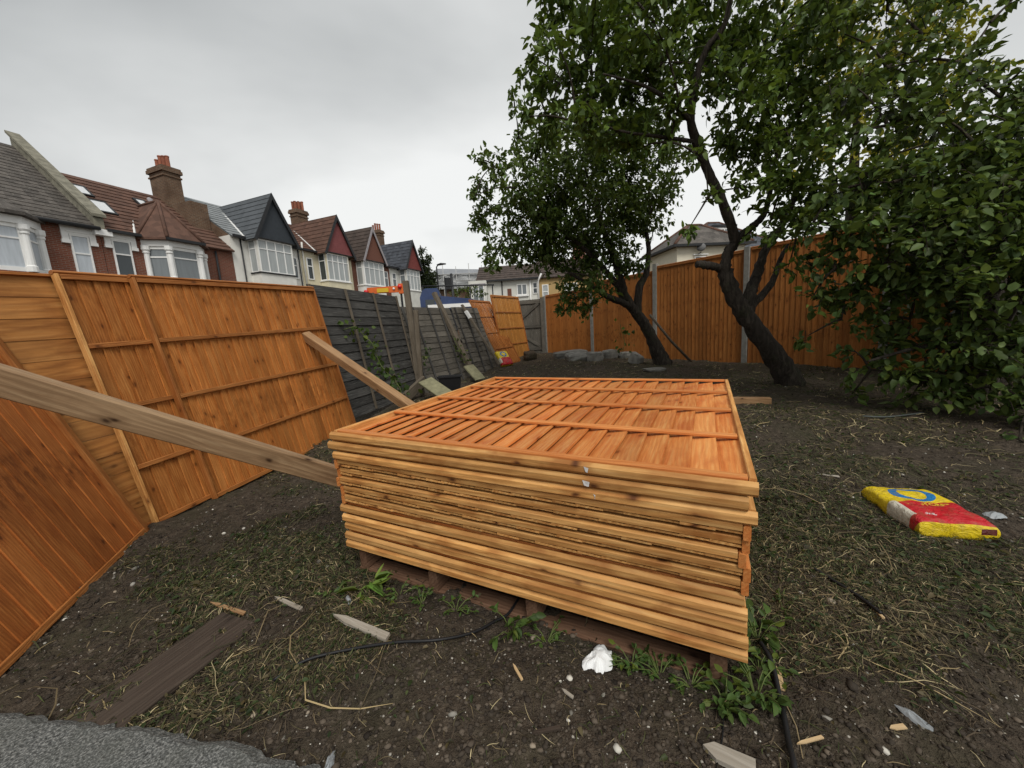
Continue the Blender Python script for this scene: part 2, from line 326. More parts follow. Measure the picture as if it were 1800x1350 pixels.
# ------------------------------------------------------------------ fence panels
def fence_panel(M, label, cat='fence panel', group=None, W=1.83, H=1.68, nb=21, mb=None, mr=None, mid=(.25, .5, .75), cap=None, capmat=None, ends=True, name='featheredge_fence', stile=None, wave=.0015, flip=False, deep=True, tilt0=None, inset=.012, sw=.020, back=True, lap=.014):
    root = empty(name, M); tag(root, label, cat, group); p = (W - .03) / nb
    for i in range(nb):
        s = random.randrange(4)
        cx = .015 + (i + .5) * p; tilt = (tilt0 if tilt0 is not None else .15 if deep else .10) * (-1 if flip else 1); tk = .009 if deep else .011
        # board along local z; mesh x->z, mesh y->x, mesh z->-y... rotation built from columns
        B = Matrix(((0, 1, 0, cx), (0, 0, 1, random.uniform(-.0008, .0008)), (1, 0, 0, inset + random.uniform(-.003, .003)), (0, 0, 0, 1)))
        B = B @ RX(tilt)
        ob('board', wedge(H - .012 - inset, p + lap, .0045 if flip else tk, tk if flip else .0045, mb, s, wave), root, B)
    rt = .014; yr = (-.0145 if deep else -.0110) - rt / 2
    zs = [.018] + [H * q for q in mid] + [H - .018]
    def railM(z, y): return Matrix(((1, 0, 0, .0), (0, 0, 1, y), (0, -1, 0, z), (0, 0, 0, 1)))
    for k, z in enumerate(zs):
        end = k in (0, len(zs) - 1)
        ob('rail', bar(W - (.048 if not end else .046), .034, rt if not (k == 0 and not back) else .024, .003, mr, 'rail', .0012, k), root, T(.0235, 0, 0) @ railM(z + (random.uniform(-.003, .003) if not end else 0), yr))
    for z in ((.018, H - .018) if back else (H - .018,)):
        ob('rail', bar(W - .046, .034, .012, .003, mr, 'rail'), root, T(.0235, 0, 0) @ railM(z, .0095 + .006))
    sm = stile or mr
    for x in (sw / 2 + .0005, W - sw / 2 - .0005):
        ob('stile', bar(H, sw, .050 if deep else .0465, .003, sm, 'stile'), root, Matrix(((0, 1, 0, x), (0, 0, 1, -.0035 if deep else -.00175), (1, 0, 0, 0), (0, 0, 0, 1))))
    if cap: ob('cap_rail', bar(W + .004, .0445, .026, .011, capmat or mr, 'cap_rail', .002, len(label) % 9), root, Matrix(((1, 0, 0, -.002), (0, 1, 0, -.002), (0, 0, 1, (H + .0132) if cap == 'top' else -.0132), (0, 0, 0, 1))))
    return root

# ---- the stack
S_NL = Vector((-.941, 1.845, CAM_H - .465)); S_E1 = Vector((.88425, -.46697, -.00574)).normalized(); S_E2 = Vector((.46703, .88395, .02265)).normalized(); S_N = S_E1.cross(S_E2)
order = ['topmost', 'second', 'third', 'fourth', 'fifth', 'sixth', 'seventh', 'eighth', 'ninth', 'tenth', 'eleventh', 'twelfth', 'thirteenth', 'bottom']
NL_ = 13; PT = .047; HS = 1.67
for k in range(NL_):
    bundle = 0 if k < 3 else (1 if k < 8 else 2)
    off1 = [0, -.012, -.014][bundle] + random.uniform(-.009, .009) * (k > 0) + (-.02 if k == 1 else 0); off2 = [0, .004, .01][bundle] + random.uniform(-.006, .006) * (k > 0)
    rail_near = bundle != 1
    sg_ = .045 * k / 13; E1k = (S_E1 + S_N * (sg_ / 1.83)).normalized()
    o = S_NL - S_N * (PT * k + .024 + sg_) + S_E1 * off1 + S_E2 * (off2 + .021)
    if bundle == 1: M = frame(o + S_E2 * (-.016), E1k, S_E2)
    else: M = frame(o, E1k, S_E2)
    lab = ('topmost fence panel of the stack, bright orange boards and rails facing up' if k == 0 else
           'bottom fence panel of the stack, resting on the pallet' if k == NL_ - 1 else
           '%s fence panel from the top of the stack, %s' % (order[k], 'thick tan edge rail' if rail_near else 'thin slatted edge'))
    fence_panel(M, lab, group='stacked fence panels', W=1.83, H=HS, nb=21, mb=W_STACK if bundle != 1 else W_EDGE, mr=W_STACK_RAIL if bundle != 1 else W_EDGE,
                cap='bottom' if rail_near else None, capmat=W_EDGE, stile=W_STACK_RAIL if bundle == 1 else W_EDGE, wave=.003 if k == 0 else .002, flip=(bundle != 1), deep=(k == 0), tilt0=.18 if k == 0 else (.045 if bundle == 1 else None), inset=.012 if bundle != 1 else .004, back=(bundle != 1))
    if k < 3:                              # chalk marks on the near edge rails
        CHALK = bpy.data.materials.get('chalk') or plain('chalk', (.62, .60, .58), .9, .25, 60)
        q = [(1.325, 1.342, -.012, .010), (1.342, 1.368, -.010, .012), (1.355, 1.362, -.012, .008)][k]; pr = bpy.data.objects[[o_.name for o_ in col.objects if o_.name.startswith('featheredge_fence')][-1]]
        ob('chalk_mark', mesh('chalk_mark', [(q[0], q[2], -.0272), (q[1], q[2] + .004, -.0272), (q[1] - .004, q[3], -.0272), (q[0] + .006, q[3] - .003, -.0272)], [(0, 1, 2, 3)], CHALK), pr)
# ---- pallet under the stack
zb = PT * NL_ + .047
pal = empty('pallet', frame(S_NL - S_N * zb + S_E1 * .03 + S_E2 * .03, (S_E1 + S_N * (.045 / 1.83)), S_E2)); tag(pal, 'dark brown timber pallet under the stack of fence panels', 'pallet')
PM = lambda x, z, y: Matrix(((0, 1, 0, x), (0, 0, 1, y), (1, 0, 0, z), (0, 0, 0, 1)))
for x in (.04, .52, 1.04, 1.72):        # bearers running away from the camera
    ob('bearer', bar(1.55, .05, .095, .004, W_PALLET, 'bearer', .002), pal, PM(x, 0, .018 + .0475))
RM = lambda x, z, y: Matrix(((1, 0, 0, x), (0, 0, 1, y), (0, -1, 0, z), (0, 0, 0, 1)))
for i in range(7):
    ob('top_board', bar(1.74, .10, .016, .002, W_PALLET, 'top_board', .001, i), pal, RM(0, .07 + i * .235, .009))
for z in (.05, .75, 1.5):
    ob('bottom_board', bar(1.74, .10, .018, .002, W_PALLET, 'bottom_board', .001, 3), pal, RM(0, z, .018 + .095 + .0095))

# ---- panels leaning along the left boundary
A0 = Vector((-2.486, 2.879, CAM_H - 1.223)); A1 = Vector((-2.03, 4.65, CAM_H - 1.151)); AT = Vector((-2.808, 2.889, CAM_H + .578))
aex = (A1 - A0).normalized(); aez = (AT - A0).normalized(); aey = aez.cross(aex).normalized()
fence_panel(frame(A0, aex, aez), 'wide orange fence panel leaning at left, with timber prop against its right side', 'fence panel', 'panels leaning along the left boundary', H=1.80, nb=27, mb=W_PANEL, mr=W_PANEL_RAIL, cap='top', wave=.002, mid=(.24, .48, .73))
fence_panel(frame(A0 - aex * .385 + aey * .052 + aez * .01, aex, aez), 'orange fence panel half hidden behind the wide leaning one at left', 'fence panel', 'panels leaning along the left boundary', H=1.80, nb=20, mb=W_PANEL, mr=W_PANEL_RAIL, cap='top', stile=W_EDGE, mid=(.24, .48, .73))
cM = frame(A0 - aex * .30 + aey * .105 + aez * .012, aez, -aex)
fence_panel(cM, 'leaning fence panel turned on its side, boards running level with wavy grain', 'fence panel', 'panels leaning along the left boundary', W=1.81, H=1.83, nb=13, mb=W_CBOARD, mr=W_PANEL_RAIL, mid=(), wave=.0, tilt0=.008, lap=-.0008)
dB = Vector((-2.60, 2.42, -.06)); dex = Vector((-.407, .913, 0)).normalized(); daw = Vector((-.913, -.407, 0)); ph = R(19)
dez = Vector((0, 0, math.cos(ph))) + daw * math.sin(ph)
fence_panel(frame(dB - dex * 1.83, dex, dez), 'red-brown fence panel leaning at the left edge, nearest the camera', 'fence panel', 'panels leaning along the left boundary', H=1.80, nb=17, mb=W_DBOARD, mr=W_PANEL_RAIL, mid=(), wave=.002, sw=.045, tilt0=.04)

# ---- timber props
def timber(name, p0, p1, w, t, mat, label, cat='timber', c=.006, roll=None, warp=.002, seed=1):
    p0, p1 = Vector(p0), Vector(p1); ex = (p1 - p0); L = ex.length
    ez = Vector((0, 0, 1)) if abs(ex.normalized().z) < .97 else Vector((0, 1, 0))
    M = frame(p0, ex, ez)
    if roll: M = M @ RX(roll)
    o = ob(name, bar(L, w, t, c, mat, name, warp, seed), None, M); tag(o, label, cat); return o
b0 = Vector((-1.93, 1.40, 1.10)); b1 = Vector((-1.105, 2.10, .385)); bd = (b1 - b0)
timber('timber_prop', b0 - bd * .62, b1 + bd * .42, .047, .115, W_RAW, 'long sawn timber propped across the leaning panels to the foot of the stack', roll=R(15))
q0 = Vector((-2.335, 4.33, 1.235)); q1 = Vector((-1.12, 3.80, .47)); qd = q1 - q0
timber('timber_prop', q0, q1 + qd * .55, .095, .095, W_RAW2, 'square timber prop braced between the leaning panel and the far side of the stack', roll=R(12), seed=3)
timber('timber_beam', gz(1240, 708, .12), gz(1354, 709, .12), .09, .135, W_RAW2, 'short brown timber beam lying behind the right corner of the stack', c=.004)

# ---- dark weathered fence on the left boundary
def lap_panel(M, label, W, H, nb=13, mat=None, bat=None, batten_mat=None, seed=0):
    rr = random.Random(seed); root = empty('weathered_fence', M); tag(root, label, 'fence panel', 'weathered dark fence panels')
    p = H / nb
    for i in range(nb):
        B = Matrix(((1, 0, 0, 0), (0, 0, 1, 0), (0, -1, 0, (i + .5) * p), (0, 0, 0, 1))) @ T(0, 0, rr.uniform(-.003, .003)) @ RX(-.11) @ RZ(rr.uniform(-.006, .006))
        ob('board', wedge(W, p + .028, .012, .006, mat, rr.randrange(5), .005), root, B)
    for x in (bat or (.03, W * .5, W - .03)):
        ob('batten', bar(H, .042, .02, .003, batten_mat or W_POST, 'batten', .002, 2), root, Matrix(((0, 1, 0, x), (0, 0, 1, -.03), (1, 0, 0, 0), (0, 0, 0, 1))))
    return root
gp = Vector((-1.72, 6.86, .02)); gdir = Vector((.22, .975, 0)).normalized(); glean = Vector((-.975 * .16, .22 * .16, 1))
lap_panel(frame(gp - gdir * 2.19 + Vector((0, 0, .10)), gdir, glean), 'dark weathered lap fence panel just right of the wide leaning orange panel', 2.17, 1.77, 14, W_GREY, (.0, .70, 1.40, 2.12), seed=1)
lap_panel(frame(gp - gdir * 3.72 + Vector((-.12, 0, -.22)), gdir, glean), 'dark weathered fence panel mostly hidden behind the leaning orange panels', 1.80, 1.80, 14, W_GREY, seed=2)
hd_ = Vector((.45, .893, 0)).normalized(); hlean = Vector((-.893 * .30, .45 * .30, 1))
lap_panel(frame(gp + hd_ * .06 + Vector((.05, 0, .03)), hd_, hlean), 'grey weathered lap fence panel between the tall post and the leaning fence post', 1.70, 1.72, 14, W_GREY2, (.12, .42, .9, 1.3), W_GREY, seed=3)
lap_panel(frame(gp + hd_ * 1.82 + Vector((.05, 0, .08)), hd_, hlean), 'grey weathered lap fence panel behind the two far orange panels', 1.15, 1.70, 14, W_GREY2, (.1, .5, .9), W_GREY, seed=4)
timber('fence_post', gp + Vector((.02, -.05, 0)), gp + Vector((-.06, -.02, 2.10)), .10, .10, W_POST, 'tall weathered wooden fence post at the bend of the dark fence', 'fence post')
timber('fence_post', gz(742, 695, .08) + Vector((0, 0, 0)), at(731, 545, 6.55), .075, .075, W_POST, 'short weathered post standing against the tall fence post', 'fence post', seed=4)
timber('fence_post', at(834, 662, 8.0), at(763, 515, 8.5), .10, .085, W_POST, 'weathered wooden post leaning far over in the dark fence', 'fence post', seed=5)
po = timber('plank', at(878, 641, 8.75), at(812, 536, 9.0), .09, .045, W_POST, 'leaning grey plank with a white plastic piece near its top', 'plank', seed=6)
WHITE_PL = plain('white_plastic', (.75, .75, .73), .5, .1)
ob('plastic_sleeve', boxes('plastic_sleeve', [(1.30, 1.50, -.052, .052, -.028, .032)], WHITE_PL), po)
timber('timber_sleeper', gz(712, 700, .15), at(746, 668, 6.5), .06, .17, W_POST, 'weathered sleeper lying at the foot of the dark fence, left of the black tub', 'timber', seed=7)
MOSS = plain('mossy_slab', (.21, .20, .12), .9, .3, 9, .4)
def slab(name, c, ex, ez, L, w, t, mat, label, cat='slab'):
    ex = Vector(ex).normalized(); M = frame(c, ex, ez); o = ob(name, bar(L, w, t, .008, mat, name), None, M @ T(-L / 2, 0, 0)); tag(o, label, cat); return o
slab('paving_slab', at(766, 682, 6.0), at(790, 696, 5.8) - at(744, 664, 6.3), (.3, -.6, .7), .62, .26, .045, MOSS, 'mossy slab tipped over beside the black tub', 'slab')
slab('paving_slab', at(834, 655, 7.6), at(846, 665, 7.5) - at(824, 640, 7.7), (.6, -.5, .6), .42, .28, .04, MOSS, 'mossy slab leaning at the foot of the leaning post', 'slab')

# black tub
BLACK = plain('black_plastic', (.012, .012, .013), .45, .2)
tubo = empty('black_tub', frame(Vector((-1.06, 6.35, gh(-1.06, 6.35))), (.95, .1, 0), (0, .05, 1))); tag(tubo, 'black plastic tub standing empty against the dark fence', 'tub')
def tubmesh(x0, x1, y0, y1, h, t):
    V = [(-x0, -y0, 0), (x0, -y0, 0), (x0, y0, 0), (-x0, y0, 0), (-x1, -y1, h), (x1, -y1, h), (x1, y1, h), (-x1, y1, h),
         (-x1 + t, -y1 + t, h), (x1 - t, -y1 + t, h), (x1 - t, y1 - t, h), (-x1 + t, y1 - t, h), (-x0 + t, -y0 + t, t), (x0 - t, -y0 + t, t), (x0 - t, y0 - t, t), (-x0 + t, y0 - t, t)]
    F = [(0, 3, 2, 1), (12, 13, 14, 15)]
    for a, b in ((0, 4), (4, 8), (8, 12)):
        for i in range(4): j = (i + 1) % 4; F.append((a + i, a + j, b + j, b + i))
    return mesh('body', V, F, BLACK)
ob('body', tubmesh(.15, .19, .13, .17, .36, .012), tubo)
ob('rim', boxes('rim', [(-.205, .205, -.185, -.165, .335, .362), (-.205, .205, .165, .185, .335, .362), (-.205, -.188, -.163, .163, .335, .362), (.188, .205, -.163, .163, .335, .362)], BLACK), tubo)

# ---- far pair of orange panels by the gate
eB = Vector((-.20, 9.6, .22)); eX = Vector((.45, .893, 0)).normalized(); eZ = Vector((-.80, .40, 1.76))
fence_panel(frame(eB, eX, eZ), 'far orange panel leaning behind the small cement bag', 'fence panel', 'pair of far leaning panels', W=1.08, H=1.95, nb=12, mb=W_PANEL, mr=W_PANEL_RAIL, cap='top')
fence_panel(frame(Vector((-.17, 10.28, .27)), Vector((.52, .854, 0)), Vector((-.22, .20, 1.70))), 'paler amber panel leaning next to the grey gate', 'fence panel', 'pair of far leaning panels', W=1.5, H=1.85, nb=17, mb=W_FAR, mr=W_PANEL_RAIL, cap='top', capmat=W_FAR)

# ---- grey ledged gate
gt = empty('garden_gate', frame(Vector((.10, 12.18, .33)), Vector((1.0, -.27, 0)), (0, 0, 1))); tag(gt, 'grey weathered ledged and braced garden gate', 'gate')
for i in range(9): ob('board', bar(1.66, .112, .016, .003, W_GREY2, 'board', .001, i), gt, Matrix(((0, 1, 0, .06 + i * .114), (0, 0, 1, 0), (1, 0, 0, .04), (0, 0, 0, 1))))
for z in (.16, .86, 1.62): ob('ledge', bar(1.03, .10, .03, .004, W_GREY2, 'ledge'), gt, Matrix(((1, 0, 0, 0), (0, 0, 1, -.025), (0, -1, 0, z), (0, 0, 0, 1))))
for (x0, z0, x1, z1) in ((.08, .92, .92, 1.57), (.92, .22, .08, .80)):
    L = math.hypot(x1 - x0, z1 - z0); a = math.atan2(z1 - z0, x1 - x0)
    ob('brace', bar(L, .09, .03, .004, W_GREY2, 'brace'), gt, T(x0, -.0265, z0) @ RY(-a) @ RX(R(90)))
ob('stile', bar(1.74, .09, .035, .004, W_GREY2, 'stile'), gt, Matrix(((0, 1, 0, 1.03), (0, 0, 1, -.06), (1, 0, 0, 0), (0, 0, 0, 1))))

# ---- orange boundary fence with concrete posts
fp = [(1.196, 11.918, .33, 2.10), (2.321, 10.35, .30, 2.28), (3.445, 8.781, .20, 2.42), (4.57, 7.212, .20, 2.40), (5.694, 5.644, .18, 2.40), (6.819, 4.075, .15, 2.38), (7.943, 2.507, .12, 2.36)]
fdir = Vector((.583, -.8125, 0))
pn = ['beside the grey gate', 'behind the stone pile', 'behind the smaller tree trunk', 'behind the bigger leaning tree', 'first behind the overhanging shrub', 'second behind the overhanging shrub', 'last at the far right']
fn = ['first orange fence panel right of the gate, behind the stones', 'second orange fence panel from the gate, behind the smaller tree', 'third orange fence panel from the gate, between the two tree trunks', 'fourth orange fence panel from the gate, right of the leaning trunk', 'fifth orange fence panel from the gate, deep in the shrub', 'sixth orange fence panel from the gate, hidden in shade at the right']
for i, (x, y, z0, z1) in enumerate(fp):
    o = ob('concrete_post', bar(z1 - z0 + .5, .10, .10, .008, CONC_POST, 'concrete_post'), None, frame((x, y, z0 - .5), (0, 0, 1), fdir)); tag(o, 'grey concrete fence post ' + pn[i], 'fence post', 'concrete posts of the orange fence')
    if i < 6:
        x2, y2 = fp[i + 1][:2]; ex = Vector((x2 - x, y2 - y, 0)); W = ex.length - .104; ex.normalize()
        zt = [2.16, 2.22, 2.34, 2.36, 2.34, 2.32][i]; z0b = min(z0, fp[i + 1][2]) - .03
        if i == 0: zt = 2.10
        if i == 1: zt = 2.25
        r = fence_panel(frame(Vector((x, y, z0b)) + ex * .052, ex, (0, 0, 1)), fn[i], 'fence panel', 'orange boundary fence panels', W=W, H=zt - z0b, nb=22, mb=W_BACK, mr=W_PANEL_RAIL, mid=(), cap='top', wave=.001)
# ------------------------------------------------------------------ houses across the street (local x along the street, -y towards the garden)
TH = math.atan2(.933, .36); S_O = Vector((-15.246, 23.288, 0)); S_D = Vector((math.cos(TH), math.sin(TH), 0)); S_M = Matrix.Translation(S_O) @ RZ(TH)
def brickmat(name, c1, c2, mortar, scale=1.0, stain=.3):
    ma = Mat(name); t = ma.node('ShaderNodeTexCoord').outputs['Object']; s = ma.node('ShaderNodeSeparateXYZ', {0: t})
    v = ma.node('ShaderNodeCombineXYZ', {0: ma.math('ADD', s.outputs[0], s.outputs[1]), 1: s.outputs[2]}).outputs[0]
    b = ma.node('ShaderNodeTexBrick', {'Vector': v, 'Color1': (*c1, 1), 'Color2': (*c2, 1), 'Mortar': (*mortar, 1), 'Scale': scale, 'Mortar Size': .011, 'Brick Width': .225, 'Row Height': .075, 'Bias': -.1})
    n = ma.noise(t, 1.2, 5, .65).outputs['Fac']; n2 = ma.noise(t, 7, 4, .6).outputs['Fac']
    c = ma.mixc(ma.ramp(n, [(.4, (0, 0, 0)), (.7, (stain,) * 3)]), b.outputs['Color'], tuple(x * .4 for x in c1) + (1,))
    c = ma.mixc(ma.ramp(n2, [(.5, (0, 0, 0)), (.75, (.25,) * 3)]), c, tuple(min(x * 1.6, 1) for x in c2) + (1,))
    ma.base(c, .9, .2); ma.bump(b.outputs['Fac'], -.3, .01); return ma.m
BRICK = brickmat('red_brick', (.20, .062, .035), (.15, .05, .03), (.20, .15, .12))
BRICK_OLD = brickmat('old_brown_brick', (.155, .085, .05), (.10, .055, .035), (.19, .16, .12), stain=.6)
def tilemat(name, c, var=.35, sc=1.0, moss=0.0):
    ma = Mat(name); t = ma.node('ShaderNodeTexCoord').outputs['Object']
    v = ma.node('ShaderNodeTexVoronoi', {'Vector': ma.mapping(t, (4.2 * sc, 3.2 * sc, 3.2 * sc)), 'Scale': 1.0, 'Randomness': .35}).outputs['Color']
    n = ma.noise(t, 2.5, 5, .7).outputs['Fac']; vs = ma.node('ShaderNodeSeparateColor', {0: v}).outputs[0]
    cc = ma.mixc(vs, tuple(x * (1 - var) for x in c) + (1,), tuple(x * (1 + var) for x in c) + (1,))
    cc = ma.mixc(ma.ramp(n, [(.5, (0, 0, 0)), (.75, (.5,) * 3)]), cc, tuple(x * .6 for x in c) + (1,))
    if moss: cc = ma.mixc(ma.ramp(ma.noise(t, 14, 4, .7).outputs['Fac'], [(.58, (0, 0, 0)), (.68, (moss,) * 3)]), cc, (.22, .21, .18, 1))
    ma.base(cc, .8, .3); return ma.m
T_BROWN = tilemat('brown_tile', (.105, .055, .038), .25); T_DKBROWN = tilemat('dark_brown_tile', (.062, .046, .038), .25)
T_GREY = tilemat('grey_tile', (.085, .095, .105), .12); T_SLATE = tilemat('old_slate', (.085, .075, .066), .35, 1, .8); T_BLUES = tilemat('blue_slate', (.06, .066, .078), .3); T_LIGHT = tilemat('pale_slate', (.22, .235, .24), .12)
R_WHITE = plain('white_render', (.72, .71, .66), .85, .08, 2); R_CREAM = plain('cream_render', (.68, .62, .45), .85, .08, 2); R_PURE = plain('white_paint', (.80, .80, .78), .6, .05, 3)
R_GREYW = plain('offwhite_render', (.62, .62, .57), .85, .1, 2)
GAB_RED = plain('red_cladding', (.20, .062, .062), .8, .15, 5); GAB_RED2 = plain('red_gable_tiles', (.17, .042, .036), .8, .2, 9); GAB_GREY = plain('charcoal_cladding', (.035, .042, .05), .7, .15, 5); GAB_BR = plain('brown_pebbledash', (.15, .065, .045), .9, .3, 16)
DARK_TRIM = plain('black_trim', (.02, .021, .023), .5, .2); GREY_TRIM = plain('grey_bargeboard', (.30, .28, .29), .7, .1); LEAD = plain('white_flashing', (.72, .72, .70), .6, .1)
TERRA = plain('terracotta', (.27, .095, .055), .8, .25, 8, tone=.3); STONE_COP = plain('mossy_coping', (.185, .175, .135), .9, .35, 4, .3)
def glass(name, c, rough=.12):
    ma = Mat(name); v = ma.objco(); n = ma.noise(ma.mapping(v, (9, 9, .8)), 1.5, 3).outputs['Fac']
    ma.base(ma.mixc(n, tuple(x * .75 for x in c) + (1,), tuple(min(1, x * 1.2) for x in c) + (1,)), rough, .6); return ma.m
G_NET = glass('net_curtain_sky_window', (.36, .385, .385)); G_DARK = glass('dark_window', (.035, .045, .05), .06); G_FROST = glass('window_with_blind', (.46, .50, .54)); G_MID = glass('grey_window', (.17, .19, .20), .08); G_SKY = glass('skylight_glass', (.6, .62, .63), .15)  # G_NET: pale grey stands for net curtains with reflected sky
class House:
    def __init__(s, name, u, label, base=1.0, M=S_M, cat='house'):
        s.u = u; s.zb = base; s.e = empty(name, M @ T(u, 0, base)); tag(s.e, label, cat)
    def L(s): return T(-s.u, 0, -s.zb)
    def add(s, name, me, parent=None):
        if parent is None: return ob(name, me, s.e, s.L())
        return ob(name, me, parent, Matrix.Identity(4))
    def boxes(s, name, lst, mat, parent=None): return s.add(name, boxes(name, lst, mat), parent)
    def poly(s, name, V, Fc, mat, parent=None): return s.add(name, mesh(name, V, Fc, mat), parent)
def courses(P00, P10, P01, n, th, mat, name='roof', back=.05):
    """stepped tile courses on the quad P00 (eave start) P10 (eave end) P01 (top start); a solid slab"""
    P00, P10, P01 = Vector(P00), Vector(P10), Vector(P01); a = P10 - P00; b = P01 - P00; nn = a.cross(b).normalized()
    if nn.z < 0: nn = -nn
    V, Fc = [], []
    for i in range(n):
        q0 = P00 + b * (i / n); q1 = P00 + b * ((i + 1) / n); l0, l1 = nn * (th + .004), nn * .004
        k = len(V); V += [q0, q0 + a, q0 + a + l0, q0 + l0, q1 + a + l1, q1 + l1, q1, q1 + a]
        Fc += [(k, k + 1, k + 2, k + 3), (k + 3, k + 2, k + 4, k + 5), (k, k + 3, k + 5, k + 6), (k + 1, k + 7, k + 4, k + 2)]
    k = len(V); V += [P00 - nn * back, P10 - nn * back, P10 + b - nn * back, P01 - nn * back]; Fc.append((k, k + 3, k + 2, k + 1))
    Fc += [(k, k + 1, 1, 0)]
    return mesh(name, V, Fc, mat)
def window(h, u0, u1, z0, z1, y, nx, gl, transoms=(), fr=None, t=.055, arch=False, side=None, zsplit=None, d=.05):
    """window facing -y (or facing -x when side is set): frame part with panes as sub-parts"""
    fr = fr or R_PURE; lst = []; panes = []; zsp = [z0] + [z0 + (z1 - z0) * q for q in transoms] + [z1]
    def B(a0, a1, b0, b1, c0, c1): lst.append((a0, a1, b0, b1, c0, c1))
    B(u0, u1, y - d, y + .02, z0, z0 + t); B(u0, u1, y - d, y + .02, z1 - t, z1); B(u0, u0 + t, y - d, y + .02, z0 + t, z1 - t); B(u1 - t, u1, y - d, y + .02, z0 + t, z1 - t)
    w = (u1 - u0) / nx
    for i in range(1, nx): B(u0 + i * w - t / 2, u0 + i * w + t / 2, y - d + .004, y + .02, z0 + t, z1 - t)
    for z in zsp[1:-1]:
        for i in range(nx): B(u0 + i * w + t / 2, u0 + (i + 1) * w - t / 2, y - d + .008, y + .02, z - t / 2, z + t / 2)
    tr = (lambda b: b) if side is None else (lambda b: (side + b[2] - y, side + b[3] - y, y - b[1] + u0, y - b[0] + u0, b[4], b[5]))
    if side is not None: tr = lambda b: (side + (b[2] - y), side + (b[3] - y), b[0], b[1], b[4], b[5])
    f = h.boxes('window', [tr(b) for b in lst], fr)
    for i in range(nx):
        for j in range(len(zsp) - 1):
            b = (u0 + i * w + t / 2, u0 + (i + 1) * w - t / 2, y - .012, y + .015, zsp[j] + t / 2, zsp[j + 1] - t / 2)
            g = gl[(i + j) % len(gl)] if isinstance(gl, (list, tuple)) else gl
            h.boxes('pane', [tr(b)], g, f)
    return f
def chimney(h, u, y, z0, z1, w, dpt, mat, pots=4, two=False):
    c = h.boxes('chimney', [(u - w / 2, u + w / 2, y - dpt / 2, y + dpt / 2, z0, z1 - .55), (u - w / 2 - .05, u + w / 2 + .05, y - dpt / 2 - .05, y + dpt / 2 + .05, z1 - .55, z1 - .47), (u - w / 2 - .0, u + w / 2 + .0, y - dpt / 2 - .0, y + dpt / 2 + .0, z1 - .47, z1 - .30),
                             (u - w / 2 - .09, u + w / 2 + .09, y - dpt / 2 - .09, y + dpt / 2 + .09, z1 - .30, z1 - .12), (u - w / 2 - .05, u + w / 2 + .05, y - dpt / 2 - .05, y + dpt / 2 + .05, z1 - .12, z1)], mat)
    for k in range(pots):
        pu = u; py = y
        if w > dpt: pu = u - w / 2 + w * (k % (pots // (2 if two else 1)) + .5) / (pots // (2 if two else 1))
        else: py = y - dpt / 2 + dpt * (k % (pots // (2 if two else 1)) + .5) / (pots // (2 if two else 1))
        if two:
            off = .13 * (1 if k >= pots // 2 else -1)
            if w > dpt: py += off
            else: pu += off
        hh = .62 + .07 * ((k * 7) % 3); prof = [(.12, 0), (.10, .08), (.095, hh - .08), (.115, hh - .05), (.105, hh), (.075, hh), (.07, hh - .2)]
        n = 10; V = [(pu + r_ * math.cos(2 * math.pi * a / n), py + r_ * math.sin(2 * math.pi * a / n), z1 + z_) for r_, z_ in prof for a in range(n)]
        Fc = [(i * n + a, i * n + (a + 1) % n, (i + 1) * n + (a + 1) % n, (i + 1) * n + a) for i in range(len(prof) - 1) for a in range(n)]; Fc.append(tuple(range((len(prof) - 1) * n, len(prof) * n)))
        h.poly('chimney_pot', V, Fc, TERRA, c)
    return c
EZ, RZ_ = 7.46, 10.35; SL = (RZ_ - EZ) / 4.3
